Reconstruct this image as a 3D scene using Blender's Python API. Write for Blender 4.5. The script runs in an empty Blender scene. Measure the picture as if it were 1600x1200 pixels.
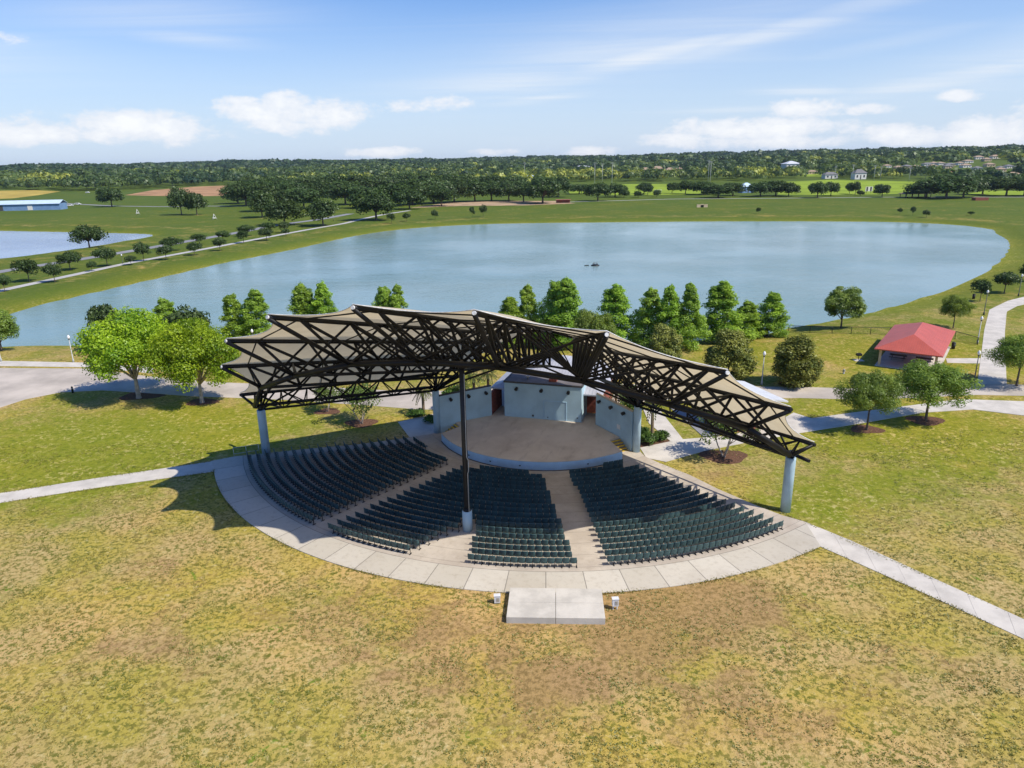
import bpy, math, random
import numpy as np
from mathutils import Vector, Matrix

random.seed(7)
HAZE = .00004
SC = bpy.context.scene
COL = SC.collection
R_ = math.radians

# ------------------------------------------------------------------ camera model and frames
F, CX, CY, CAMH = 1120.0, 800.0, 600.0, 30.0
PITCH, ROLL = R_(17.3), R_(0.95)
FW = np.array([0, math.cos(PITCH), -math.sin(PITCH)])
UP0 = np.array([0, math.sin(PITCH), math.cos(PITCH)])
CR, SR_ = math.cos(ROLL), math.sin(ROLL)
RIGHT = CR * np.array([1., 0, 0]) - SR_ * UP0
UP = SR_ * np.array([1., 0, 0]) + CR * UP0
EYE = np.array([0, 0, CAMH])


def ray(x, y):
    return FW + (x - CX) / F * RIGHT - (y - CY) / F * UP


def P(x, y, z=0.0):                       # photograph position -> point at height z
    d = ray(x, y)
    return EYE + d * ((z - CAMH) / d[2])


TH = R_(-16.8)                             # the amphitheatre's own axes
O = np.array([3.7, 79.5, 0])
EU = np.array([math.cos(TH), math.sin(TH), 0])
EV = np.array([-math.sin(TH), math.cos(TH), 0])


def L(u, v, z=0.0):
    return O + u * EU + v * EV + np.array([0, 0, z])


def toL(p):
    q = np.asarray(p, float) - O
    return q @ EU, q @ EV


def sstep(a, b, x):
    t = np.clip((np.asarray(x, float) - a) / (b - a), 0, 1)
    return t * t * (3 - 2 * t)


# ------------------------------------------------------------------ terrain
WATER = -1.1
SHORE_PX = [(-60, 545), (0, 540), (60, 538), (125, 538), (250, 541), (400, 540), (560, 537), (700, 537), (850, 537), (980, 536),
            (1080, 532), (1150, 526), (1210, 518), (1237, 510), (1285, 503), (1340, 492), (1400, 477), (1470, 455), (1520, 436),
            (1552, 415), (1570, 397), (1576, 383), (1570, 373), (1551, 364), (1553, 359), (1520, 354), (1470, 350), (1400, 347), (1300, 346), (1200, 346),
            (1100, 346), (1000, 347), (900, 348), (800, 349), (740, 351), (680, 354), (620, 359), (570, 366), (520, 376), (470, 388),
            (420, 398), (350, 411), (280, 428), (200, 446), (120, 464), (60, 478), (25, 488), (10, 494), (-60, 510)]
POND2_PX = [(-90, 412), (0, 405), (60, 397), (140, 386), (190, 377), (228, 371), (238, 368), (230, 366), (200, 365), (110, 363), (0, 361), (-90, 359)]
SHORE = np.array([P(x, y, WATER)[:2] for x, y in SHORE_PX])
POND2 = np.array([P(x, y, WATER)[:2] for x, y in POND2_PX])


def smooth_poly(q, n=2):
    for _ in range(n):
        a = np.roll(q, -1, 0)
        q = np.stack([q * .75 + a * .25, q * .25 + a * .75], 1).reshape(-1, 2)
    return q


SHORE = smooth_poly(SHORE)
POND2 = smooth_poly(POND2)


def sdist(poly, x, y):                     # signed distance, negative inside
    x = np.atleast_1d(np.asarray(x, float)); y = np.atleast_1d(np.asarray(y, float))
    d = np.full(x.shape, 1e9); ins = np.zeros(x.shape, bool)
    b = np.roll(poly, -1, 0)
    for (ax, ay), (bx, by) in zip(poly, b):
        ex, ey = bx - ax, by - ay
        l2 = ex * ex + ey * ey + 1e-12
        t = np.clip(((x - ax) * ex + (y - ay) * ey) / l2, 0, 1)
        d = np.minimum(d, np.hypot(x - ax - t * ex, y - ay - t * ey))
        c = ((ay > y) != (by > y)) & (x < (bx - ax) * (y - ay) / (by - ay + 1e-12) + ax)
        ins ^= c
    return np.where(ins, -d, d)


def inside(poly, x, y):
    return sdist(np.asarray(poly, float), x, y) < 0


def hills(x, y):
    r = np.hypot(x, y); a = np.arctan2(x, y)
    base = 27 * sstep(800, 3600, r)
    ridge = 15 * sstep(900, 2300, r) * (1 - sstep(2500, 3600, r)) * sstep(.05, .55, a)
    wob = 5 * sstep(900, 2200, r) * (np.sin(x / 310 + 1.3) * np.sin(y / 270) + .6 * np.sin(x / 131 + y / 190))
    return base + ridge + wob


def hz(x, y):
    x = np.atleast_1d(np.asarray(x, float)); y = np.atleast_1d(np.asarray(y, float))
    s = np.minimum(sdist(SHORE, x, y), sdist(POND2, x, y))
    bank = WATER + np.where(s > 0, -WATER * sstep(0, 11, s) * 1.0, np.maximum(s * .2, -2.5))
    z = np.where(s < 11, bank, 0.0)
    return z + hills(x, y)


def G(x, y):                               # photograph position -> point on the terrain
    z = 0.0
    for _ in range(8):
        p = P(x, y, z); z = .5 * z + .5 * float(hz(p[0], p[1])[0])
    p = P(x, y, z)
    p[2] = float(hz(p[0], p[1])[0])
    return p


def depth(p):
    return float((np.asarray(p) - EYE) @ FW)


# ------------------------------------------------------------------ mesh helpers
class MB:
    def __init__(s): s.v = []; s.f = []; s.sm = []

    def add(s, vs, fs, smooth=False):
        o = len(s.v); s.v += [tuple(map(float, q)) for q in vs]
        s.f += [tuple(i + o for i in f) for f in fs]; s.sm += [smooth] * len(fs)
        return s

    def box(s, c, d, rz=0.0, ux=None):     # centre, full sizes
        ca, sa = math.cos(rz), math.sin(rz); vs = []
        for k in (-.5, .5):
            for i, j in ((-.5, -.5), (.5, -.5), (.5, .5), (-.5, .5)):
                x, y = i * d[0], j * d[1]
                vs.append((c[0] + x * ca - y * sa, c[1] + x * sa + y * ca, c[2] + k * d[2]))
        return s.add(vs, [(3, 2, 1, 0), (4, 5, 6, 7), (0, 1, 5, 4), (1, 2, 6, 5), (2, 3, 7, 6), (3, 0, 4, 7)])

    def tube(s, pts, rad, n=8, cap=True):
        pts = [np.asarray(p, float) for p in pts]; m = len(pts)
        rad = [rad] * m if np.isscalar(rad) else rad
        vs = []; prev = None
        for i, p in enumerate(pts):
            t = pts[min(i + 1, m - 1)] - pts[max(i - 1, 0)]; t /= np.linalg.norm(t) + 1e-9
            a = prev if prev is not None else (np.array([1., 0, 0]) if abs(t[2]) > .9 else np.array([0, 0, 1.]))
            a = a - t * (a @ t); a /= np.linalg.norm(a) + 1e-9; b = np.cross(t, a); prev = a
            for k in range(n):
                w = 2 * math.pi * k / n
                vs.append(p + rad[i] * (math.cos(w) * a + math.sin(w) * b))
        fs = [(i * n + k, i * n + (k + 1) % n, (i + 1) * n + (k + 1) % n, (i + 1) * n + k) for i in range(m - 1) for k in range(n)]
        o = len(s.v); s.add(vs, fs, True)
        if cap:
            s.f += [tuple(o + k for k in range(n))[::-1], tuple(o + (m - 1) * n + k for k in range(n))]; s.sm += [False, False]
        return s

    def lathe(s, prof, n=16, c=(0, 0, 0)):
        vs = [(c[0] + r * math.cos(2 * math.pi * k / n), c[1] + r * math.sin(2 * math.pi * k / n), c[2] + z) for r, z in prof for k in range(n)]
        m = len(prof)
        fs = [(i * n + k, i * n + (k + 1) % n, (i + 1) * n + (k + 1) % n, (i + 1) * n + k) for i in range(m - 1) for k in range(n)]
        o = len(s.v); s.add(vs, fs, True)
        s.f += [tuple(o + k for k in range(n))[::-1], tuple(o + (m - 1) * n + k for k in range(n))]; s.sm += [False, False]
        return s

    def prism(s, poly, z0, z1):
        poly = [(p[0], p[1]) for p in poly]
        a = sum(poly[i][0] * poly[(i + 1) % len(poly)][1] - poly[(i + 1) % len(poly)][0] * poly[i][1] for i in range(len(poly)))
        if a < 0: poly = poly[::-1]
        n = len(poly)
        vs = [(x, y, z0) for x, y in poly] + [(x, y, z1) for x, y in poly]
        return s.add(vs, [tuple(range(n))[::-1], tuple(range(n, 2 * n))] + [(i, (i + 1) % n, n + (i + 1) % n, n + i) for i in range(n)])

    def build(s, name, mat, parent=None, org=None, loc=None, rz=0.0):
        me = bpy.data.meshes.new(name)
        v = np.array(s.v, float)
        if org is not None: v = v - np.asarray(org, float)
        me.from_pydata([tuple(q) for q in v], [], s.f)
        me.polygons.foreach_set('use_smooth', s.sm)
        for m in (mat if isinstance(mat, (list, tuple)) else [mat]): me.materials.append(m)
        return link(name, me, parent, loc, rz)


def link(name, me, parent=None, loc=None, rz=0.0):
    o = bpy.data.objects.new(name, me); COL.objects.link(o)
    if parent is not None: o.parent = parent
    if loc is not None: o.location = tuple(map(float, loc))
    o.rotation_euler = (0, 0, rz)
    return o


def tag(o, label=None, cat=None, group=None, kind=None):
    if label: o['label'] = label
    if cat: o['category'] = cat
    if group: o['group'] = group
    if kind: o['kind'] = kind
    return o


def thing(name, label, cat, loc=(0, 0, 0), rz=0.0, group=None):
    o = link(name, None, None, loc, rz); o.empty_display_size = .3
    return tag(o, label, cat, group)


def copy_tree(o, parent=None):
    c = o.copy(); COL.objects.link(c)
    if parent is not None: c.parent = parent
    for ch in KIDS.get(o.name, []): copy_tree(ch, c)
    return c


KIDS = {}


def ordn(n):
    w = ['', 'first', 'second', 'third', 'fourth', 'fifth', 'sixth', 'seventh', 'eighth', 'ninth', 'tenth', 'eleventh', 'twelfth', 'thirteenth',
         'fourteenth', 'fifteenth', 'sixteenth', 'seventeenth', 'eighteenth', 'nineteenth', 'twentieth']
    t = ['', '', 'twenty', 'thirty', 'forty', 'fifty', 'sixty']
    if n <= 20: return w[n]
    if n % 10 == 0: return t[n // 10][:-1] + 'ieth'
    return t[n // 10] + '-' + w[n % 10]


# ------------------------------------------------------------------ node helpers / materials
class NT:
    def __init__(s, tree): s.t = tree; s.n = tree.nodes; s.l = tree.links

    def node(s, typ, **kw):
        n = s.n.new(typ)
        for k, v in kw.items(): setattr(n, k, v)
        return n

    def put(s, sock, v):
        if isinstance(v, bpy.types.NodeSocket): s.l.new(v, sock)
        elif isinstance(v, (tuple, list)) and len(v) == 3 and sock.type == 'RGBA': sock.default_value = (*v, 1)
        else: sock.default_value = v

    def m(s, op, a, b=None, c=None, clamp=False):
        n = s.node('ShaderNodeMath', operation=op, use_clamp=clamp)
        s.put(n.inputs[0], a)
        if b is not None: s.put(n.inputs[1], b)
        if c is not None: s.put(n.inputs[2], c)
        return n.outputs[0]

    def vm(s, op, a, b=None):
        n = s.node('ShaderNodeVectorMath', operation=op)
        s.put(n.inputs[0], a)
        if b is not None: s.put(n.inputs[1], b)
        return n.outputs['Value'] if op in ('DOT_PRODUCT', 'LENGTH') else n.outputs[0]

    def mix(s, f, a, b, blend='MIX'):
        n = s.node('ShaderNodeMix', data_type='RGBA', blend_type=blend)
        s.put(n.inputs[0], f); s.put(n.inputs[6], a); s.put(n.inputs[7], b)
        return n.outputs[2]

    def noise(s, vec, scale, detail=4, rough=.55, dist=0.0, out=0):
        n = s.node('ShaderNodeTexNoise')
        if vec is not None: s.l.new(vec, n.inputs['Vector'])
        n.inputs['Scale'].default_value = scale; n.inputs['Detail'].default_value = detail
        n.inputs['Roughness'].default_value = rough; n.inputs['Distortion'].default_value = dist
        return n.outputs[out]

    def rng(s, v, a, b, c=0.0, d=1.0, smooth=True):
        n = s.node('ShaderNodeMapRange', interpolation_type='SMOOTHSTEP' if smooth else 'LINEAR')
        s.put(n.inputs[0], v); n.inputs[1].default_value = a; n.inputs[2].default_value = b
        n.inputs[3].default_value = c; n.inputs[4].default_value = d
        return n.outputs[0]

    def obj(s): return s.node('ShaderNodeTexCoord').outputs['Object']

    def attr(s, name, out=2): return s.node('ShaderNodeAttribute', attribute_name=name).outputs[out]

    def bump(s, h, strength, dist):
        n = s.node('ShaderNodeBump'); s.put(n.inputs['Height'], h)
        n.inputs['Strength'].default_value = strength; n.inputs['Distance'].default_value = dist
        return n.outputs[0]


def newmat(name):
    m = bpy.data.materials.new(name); m.use_nodes = True
    t = NT(m.node_tree); b = m.node_tree.nodes['Principled BSDF']
    return m, t, b


def mat(name, col, rough=.6, var=.15, scale=3.0, bump=0.0, metal=0.0, spec=.4, bscale=None):
    m, t, b = newmat(name)
    v = t.obj()
    n = t.noise(v, scale, 5, .6)
    lo = tuple(c * (1 - var) for c in col); hi = tuple(min(1, c * (1 + var)) for c in col)
    t.put(b.inputs['Base Color'], t.mix(t.rng(n, .3, .7), lo, hi))
    b.inputs['Roughness'].default_value = rough; b.inputs['Metallic'].default_value = metal
    b.inputs['Specular IOR Level'].default_value = spec
    if bump: t.put(b.inputs['Normal'], t.bump(t.noise(v, bscale or scale * 8, 4), .6, bump))
    return m


def leafmat(name, dark, light, trans=.25, vs=.7, hi=None):
    m, t, b = newmat(name)
    t.n.remove(b); out = t.n['Material Output']
    r = t.attr('rnd'); orand = t.node('ShaderNodeObjectInfo').outputs['Random']
    n = t.noise(t.obj(), vs, 3)
    f = t.m('ADD', t.m('MULTIPLY', r, .75), t.m('MULTIPLY', t.rng(n, .35, .65), .25))
    c = t.mix(f, dark, light)
    if hi: c = t.mix(t.rng(r, .72, 1.0), c, hi)
    hs = t.node('ShaderNodeHueSaturation'); t.put(hs.inputs['Color'], c)
    t.put(hs.inputs['Hue'], t.rng(orand, 0, 1, .493, .507, False)); t.put(hs.inputs['Value'], t.rng(orand, 0, 1, .92, 1.12, False))
    d = t.node('ShaderNodeBsdfDiffuse'); t.put(d.inputs[0], hs.outputs[0])
    tr = t.node('ShaderNodeBsdfTranslucent'); t.put(tr.inputs[0], t.mix(1.0, hs.outputs[0], (1.0, 1.0, .55), 'MULTIPLY'))
    mx = t.node('ShaderNodeMixShader'); mx.inputs[0].default_value = trans
    t.l.new(d.outputs[0], mx.inputs[1]); t.l.new(tr.outputs[0], mx.inputs[2])
    gl = t.node('ShaderNodeBsdfGlossy'); gl.inputs['Roughness'].default_value = .45; gl.inputs[0].default_value = (.6, .65, .6, 1)
    m2 = t.node('ShaderNodeMixShader'); m2.inputs[0].default_value = .035
    t.l.new(mx.outputs[0], m2.inputs[1]); t.l.new(gl.outputs[0], m2.inputs[2]); t.l.new(m2.outputs[0], out.inputs[0])
    return m


M = {}
M['steel'] = mat('black_steel', (.004, .0042, .006), .5, .3, 1.5, 0, 0, .3)
M['mast'] = mat('black_mast_paint', (.012, .013, .016), .5, .3, 2, 0, 0, .4)
M['column'] = mat('pale_blue_column_paint', (.40, .54, .62), .6, .1, .7, .004, 0, .3)
M['cap'] = mat('white_node_cap', (.62, .62, .62), .5, .2, 5)
M['stagewall'] = mat('blue_grey_stage_wall', (.38, .52, .59), .75, .09, .5, .004, 0, .25)
M['fascia'] = mat('pale_blue_stage_front', (.39, .55, .68), .7, .08, .8, .003, 0, .3)
M['roofdark'] = mat('dark_grey_flat_roof', (.13, .12, .125), .85, .25, .6, .01)
M['brick'] = mat('red_brown_brick', (.24, .072, .05), .85, .25, 3, .01)
M['whitewall'] = mat('white_wall', (.7, .68, .64), .8, .08, 1)
M['tanwall'] = mat('tan_stucco', (.55, .43, .28), .8, .1, 1)
M['yellow'] = mat('yellow_step_paint', (.62, .42, .04), .6, .2, 3)
M['stepgrey'] = mat('step_concrete', (.24, .21, .18), .85, .15, 3)
M['seat'] = mat('dark_green_plastic', (.047, .092, .094), .4, .25, .8, 0, 0, .32)
M['seatleg'] = mat('black_seat_iron', (.02, .02, .022), .5, .2, 3)
M['black'] = mat('black_plastic', (.015, .015, .015), .5, .2, 3)
M['trim'] = mat('dark_trim', (.07, .065, .06), .6, .2, 3)
M['galv'] = mat('galvanised_steel', (.5, .51, .52), .4, .12, 4, 0, .6)
M['boxgrey'] = mat('pale_grey_box_paint', (.62, .63, .65), .5, .08, 4)
M['globe'] = mat('white_lamp_globe', (.8, .8, .78), .3, .03, 2)
M['lamppole'] = mat('lamp_pole_paint', (.06, .065, .065), .5, .2, 3)
M['palepole'] = mat('pale_pole_paint', (.42, .43, .42), .5, .15, 3)
M['plat'] = mat('slab_concrete', (.49, .46, .41), .85, .14, .7, .004)
M['bark'] = mat('brown_bark', (.13, .095, .07), .9, .3, 4, .02)
M['palebark'] = mat('pale_bark', (.36, .31, .26), .85, .3, 3, .02)
M['palmbark'] = mat('palm_bark', (.2, .145, .09), .9, .4, 8, .03)
M['mulch'] = mat('red_brown_mulch', (.13, .07, .045), .95, .4, 5, .03, 0, .1)
M['path'] = mat('path_concrete', (.52, .48, .42), .85, .14, .45, .004)
M['road'] = mat('road_concrete', (.45, .395, .335), .88, .2, .16, .004)
M['farpath'] = mat('far_path_concrete', (.42, .41, .40), .9, .08, .1)
M['asphalt'] = mat('grey_asphalt', (.23, .23, .245), .9, .1, .1)
M['field'] = mat('mown_playing_grass', (.225, .305, .028), .95, .18, .03, 0, 0, .1)
M['brownfield'] = mat('bare_soil', (.36, .21, .11), .95, .25, .04, 0, 0, .1)
M['goldfield'] = mat('dry_gold_grass', (.40, .30, .07), .95, .2, .03, 0, 0, .1)
M['sand'] = mat('pale_sand', (.38, .27, .17), .95, .3, .08, 0, 0, .1)
M['tanroof'] = mat('tan_shingle', (.33, .24, .17), .9, .15, 1)
M['greyroof'] = mat('grey_shingle', (.17, .165, .17), .9, .2, 1)
M['blueroof'] = mat('pale_blue_metal_roof', (.50, .62, .76), .45, .06, .3)
M['bluewall'] = mat('blue_metal_wall', (.16, .27, .45), .6, .1, .4)
M['redroof2'] = mat('faded_red_roof', (.40, .15, .13), .8, .15, 1)
M['glass'] = mat('dark_glass', (.03, .035, .04), .15, .1, 2)
M['carwhite'] = mat('white_car_paint', (.7, .7, .7), .3, .03, 2)
M['steelgrey'] = mat('grey_steel', (.3, .3, .31), .5, .1, 2)
M['rooffan'] = mat('rust_red_duct', (.30, .075, .04), .8, .2, 4)


def ribbed(name, col, per, axis, rough=.45, var=.08, dep=.03):
    m, t, b = newmat(name)
    v = t.obj(); sep = t.node('ShaderNodeSeparateXYZ'); t.l.new(v, sep.inputs[0])
    fr = t.m('FRACT', t.m('MULTIPLY', sep.outputs[axis], 1 / per))
    rib = t.rng(t.m('ABSOLUTE', t.m('SUBTRACT', fr, .5)), .38, .47)
    n = t.noise(v, .8, 4)
    c = t.mix(t.rng(n, .3, .7), tuple(x * (1 - var) for x in col), tuple(x * (1 + var) for x in col))
    t.put(b.inputs['Base Color'], c)
    b.inputs['Roughness'].default_value = rough
    t.put(b.inputs['Normal'], t.bump(rib, 1.0, dep))
    return m


M['redroof'] = ribbed('red_ribbed_metal', (.46, .095, .06), .3, 0)
M['redroofy'] = ribbed('red_ribbed_metal_hip', (.42, .085, .075), .3, 1)
M['whiteroof'] = ribbed('white_ribbed_metal', (.62, .63, .65), .4, 0, .4)


M['lilacroof'] = ribbed('pale_grey_ribbed_metal', (.40, .40, .43), .4, 0, .45)


def fabric():
    m, t, b = newmat('tan_tensile_fabric'); t.n.remove(b); out = t.n['Material Output']
    v = t.obj()
    c = t.mix(t.rng(t.noise(v, .5, 4), .3, .7), (.73, .645, .49), (.81, .725, .565))
    d = t.node('ShaderNodeBsdfDiffuse'); t.put(d.inputs[0], c)
    tr = t.node('ShaderNodeBsdfTranslucent'); t.put(tr.inputs[0], t.mix(1.0, c, (.95, .90, .78), 'MULTIPLY'))
    mx = t.node('ShaderNodeMixShader'); mx.inputs[0].default_value = .45
    t.l.new(d.outputs[0], mx.inputs[1]); t.l.new(tr.outputs[0], mx.inputs[2]); t.l.new(mx.outputs[0], out.inputs[0])
    return m


M['fabric'] = fabric()


def floor_mat():
    m, t, b = newmat('amphitheatre_concrete')
    v = t.obj(); sep = t.node('ShaderNodeSeparateXYZ'); t.l.new(v, sep.inputs[0])
    x, y = sep.outputs[0], sep.outputs[1]
    r = t.m('SQRT', t.m('ADD', t.m('MULTIPLY', x, x), t.m('MULTIPLY', y, y)))
    a = t.m('ARCTAN2', x, t.m('MULTIPLY', y, -1))
    k = t.m('MULTIPLY', a, 1 / R_(4.6)); k = t.m('ADD', k, 100.45)
    cell = t.m('FLOOR', t.m('ADD', k, .5)); fr = t.m('FRACT', k)
    apron = t.m('GREATER_THAN', r, 35.0)
    jl = t.m('LESS_THAN', t.m('ABSOLUTE', t.m('SUBTRACT', fr, .5)), .012)
    joint = t.m('MULTIPLY', jl, apron)
    joint = t.m('MAXIMUM', joint, t.m('LESS_THAN', t.m('ABSOLUTE', t.m('SUBTRACT', r, 35.0)), .03))
    st = t.m('FRACT', t.m('MULTIPLY', r, 1 / 1.81))
    step = t.m('MULTIPLY', t.m('LESS_THAN', st, .035), t.m('SUBTRACT', 1.0, apron))
    joint = t.m('MAXIMUM', joint, t.m('MULTIPLY', step, .55))
    wn = t.node('ShaderNodeTexWhiteNoise', noise_dimensions='1D'); t.l.new(cell, wn.inputs['W'])
    n = t.noise(v, .35, 6, .6); n2 = t.noise(v, 2.2, 5, .65)
    ap = t.mix(wn.outputs[0], (.46, .42, .35), (.545, .505, .435))
    inn = t.mix(t.rng(n, .35, .65), (.40, .345, .285), (.50, .44, .365))
    c = t.mix(apron, inn, ap)
    c = t.mix(t.m('MULTIPLY', t.rng(n2, .48, .75), .4), c, (.30, .25, .19))
    c = t.mix(t.m('MULTIPLY', t.rng(t.noise(v, .12, 6, .65), .48, .68), .3), c, (.33, .285, .22))
    c = t.mix(t.m('MULTIPLY', joint, .7), c, (.12, .11, .10))
    t.put(b.inputs['Base Color'], c); b.inputs['Roughness'].default_value = .85
    b.inputs['Specular IOR Level'].default_value = .25
    t.put(b.inputs['Normal'], t.bump(n2, .3, .005))
    return m


M['floor'] = floor_mat()


def stagefloor():
    m, t, b = newmat('stained_stage_concrete')
    v = t.obj()
    mp = t.node('ShaderNodeMapping'); t.l.new(v, mp.inputs[0]); mp.inputs['Scale'].default_value = (1.0, .25, 1)
    n = t.noise(mp.outputs[0], .9, 8, .68); n2 = t.noise(v, .35, 5)
    c = t.mix(t.rng(n2, .3, .7), (.50, .42, .345), (.62, .535, .445))
    c = t.mix(t.m('MULTIPLY', t.rng(n, .5, .75), .5), c, (.27, .21, .165))
    t.put(b.inputs['Base Color'], c); b.inputs['Roughness'].default_value = .8
    return m


M['stagefloor'] = stagefloor()


def ground_mat():
    m, t, b = newmat('patchy_lawn')
    v = t.obj()
    tint = t.node('ShaderNodeAttribute', attribute_name='tint'); sp = t.node('ShaderNodeSeparateColor'); t.l.new(tint.outputs['Color'], sp.inputs[0])
    dry, lush, soil = sp.outputs[0], sp.outputs[1], sp.outputs[2]
    n1 = t.noise(v, .09, 6, .6, .6); n2 = t.noise(v, .55, 6, .65, .5); n3 = t.noise(v, 3.6, 5, .7); n4 = t.noise(v, .23, 5, .6, 1.0)
    n5 = t.noise(v, .16, 4, .55, .4); n6 = t.noise(v, 2.6, 6, .72, .3)
    green = t.mix(lush, (.062, .110, .020), (.335, .305, .028))
    green = t.mix(t.rng(n2, .35, .7), t.mix(1.0, green, (.80, .88, .66), 'MULTIPLY'), green)
    green = t.mix(t.m('MULTIPLY', t.rng(n6, .47, .62), .45), green, t.mix(1.0, green, (.55, .64, .45), 'MULTIPLY'))
    gs = t.noise(v, 1.7, 7, .75, .4)
    green = t.mix(t.m('MULTIPLY', t.rng(gs, .52, .60), t.m('MULTIPLY', t.rng(lush, .22, .60, .12, 1.0), t.rng(n4, .40, .60, .15, .95))), green, (.47, .39, .145))
    green = t.mix(t.m('MULTIPLY', t.rng(gs, .40, .47, 1, 0), .62), green, (.09, .12, .016))
    tan = t.mix(t.rng(n5, .38, .62), (.41, .315, .066), (.475, .33, .14))
    tan = t.mix(t.m('MULTIPLY', t.rng(n3, .52, .68), .5), tan, (.56, .44, .20))
    tan = t.mix(t.m('MULTIPLY', t.rng(n6, .475, .56), t.rng(n2, .32, .65, .55, .95)), tan, t.mix(t.rng(n4, .4, .6), (.115, .125, .018), (.18, .14, .035)))
    tan = t.mix(t.m('MULTIPLY', t.rng(gs, .56, .64), .6), tan, (.60, .475, .23))
    tan = t.mix(t.m('MULTIPLY', t.rng(t.noise(v, .42, 6, .68, .6), .60, .70), t.rng(n6, .42, .56)), tan, (.15, .22, .022))
    s = t.m('ADD', t.m('ADD', t.m('MULTIPLY', n1, 1.0), t.m('MULTIPLY', n2, .9)), t.m('MULTIPLY', n6, .7))
    s = t.m('ADD', s, t.m('MULTIPLY', t.m('SUBTRACT', dry, .5), 1.1))
    c = t.mix(t.rng(s, 1.02, 1.46), green, tan)
    wide = t.noise(v, .028, 5, .6, .8); c = t.mix(t.m('MULTIPLY', t.rng(wide, .44, .62), .35), c, t.mix(1.0, c, (1.25, 1.05, .85), 'MULTIPLY'))
    c = t.mix(t.m('MULTIPLY', t.rng(wide, .40, .54, 1, 0), .30), c, t.mix(1.0, c, (.68, .84, .75), 'MULTIPLY'))
    sb = t.m('ADD', t.m('ADD', soil, t.m('MULTIPLY', n4, .9)), t.m('MULTIPLY', n3, .4))
    c = t.mix(t.m('MULTIPLY', t.rng(sb, .84, 1.12), .8), c, t.mix(t.rng(n6, .4, .65), (.34, .215, .105), (.19, .125, .05)))
    tf = t.noise(v, 7.5, 3, .6)
    c = t.mix(t.m('MULTIPLY', t.rng(tf, .55, .70), .4), c, t.mix(1.0, c, (.48, .55, .34), 'MULTIPLY'))
    t.put(b.inputs['Base Color'], c); b.inputs['Roughness'].default_value = .95
    b.inputs['Specular IOR Level'].default_value = .1
    t.put(b.inputs['Normal'], t.bump(t.m('ADD', n3, t.m('MULTIPLY', tf, .7)), .8, .07))
    return m


M['ground'] = ground_mat()


def water_mat(name, c1, c2, bmp=.02):
    m, t, b = newmat(name)
    v = t.obj()
    n = t.noise(v, .012, 4, .55, .8)
    t.put(b.inputs['Base Color'], t.mix(t.rng(n, .35, .65), c1, c2))
    b.inputs['Roughness'].default_value = .12; b.inputs['IOR'].default_value = 1.33
    mp = t.node('ShaderNodeMapping'); t.l.new(v, mp.inputs[0]); mp.inputs['Scale'].default_value = (.7, 1.5, 1)
    w = t.m('ADD', t.noise(mp.outputs[0], 1.1, 4, .6), t.m('MULTIPLY', t.noise(mp.outputs[0], .16, 3), 1.5))
    amt = t.rng(t.noise(v, .02, 3), .35, .65, .3, 1.0)
    bn = t.node('ShaderNodeBump'); t.put(bn.inputs['Height'], w); t.put(bn.inputs['Strength'], amt); bn.inputs['Distance'].default_value = bmp * 6
    t.put(b.inputs['Normal'], bn.outputs[0])
    return m


M['water'] = water_mat('teal_pond_water', (.185, .285, .27), (.235, .325, .305))
M['water2'] = water_mat('blue_pond_water', (.24, .30, .40), (.28, .34, .44), .03)

M['leaf_syc'] = leafmat('yellow_green_leaves', (.12, .25, .012), (.47, .62, .03), .45)
M['leaf_cyp'] = leafmat('cypress_needles', (.09, .20, .02), (.46, .64, .075), .48)
M['leaf_oak'] = leafmat('dark_oak_leaves', (.024, .052, .018), (.10, .155, .04), .3)
M['leaf_yoak'] = leafmat('young_oak_leaves', (.07, .14, .022), (.34, .44, .075), .44)
M['leaf_mag'] = leafmat('magnolia_leaves', (.05, .085, .014), (.36, .355, .075), .28)
M['leaf_myr'] = leafmat('myrtle_leaves', (.05, .10, .018), (.20, .27, .06), .35)
M['leaf_palm'] = leafmat('palm_fronds', (.03, .045, .012), (.13, .15, .04), .2)
M['leaf_bush'] = leafmat('bush_leaves', (.025, .06, .012), (.11, .20, .03), .2)
M['leaf_wood'] = leafmat('woodland_leaves', (.020, .050, .024), (.15, .20, .04), .3, .01, (.34, .35, .055))
M['grassblade'] = leafmat('lawn_grass_blades', (.11, .14, .018), (.46, .37, .10), .4, .3)

# ------------------------------------------------------------------ leaf clouds
RG = np.random.default_rng(11)


def leafmesh(name, C, N, S, rnd, mats, asp=.6, extra=None):
    n = len(C); N = N / (np.linalg.norm(N, axis=1, keepdims=True) + 1e-9)
    a = np.cross(N, RG.normal(size=(n, 3))); a /= np.linalg.norm(a, axis=1, keepdims=True) + 1e-9
    b = np.cross(N, a); S = S[:, None]
    V = np.stack([C + a * S, C + b * S * asp, C - a * S, C - b * S * asp], 1).reshape(-1, 3)
    return quads(name, V, rnd, mats)


def quads(name, V, rnd, mats):
    n = len(V) // 4
    me = bpy.data.meshes.new(name)
    me.vertices.add(4 * n); me.vertices.foreach_set('co', V.astype(np.float32).ravel())
    me.loops.add(4 * n); me.loops.foreach_set('vertex_index', np.arange(4 * n, dtype=np.int32))
    me.polygons.add(n); me.polygons.foreach_set('loop_start', np.arange(0, 4 * n, 4, dtype=np.int32))
    at = me.attributes.new('rnd', 'FLOAT', 'FACE'); at.data.foreach_set('value', np.clip(rnd, 0, 1).astype(np.float32))
    for m in mats: me.materials.append(m)
    me.update(calc_edges=True)
    return me


def sph(n):
    d = RG.normal(size=(n, 3)); return d / np.linalg.norm(d, axis=1, keepdims=True)


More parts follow.
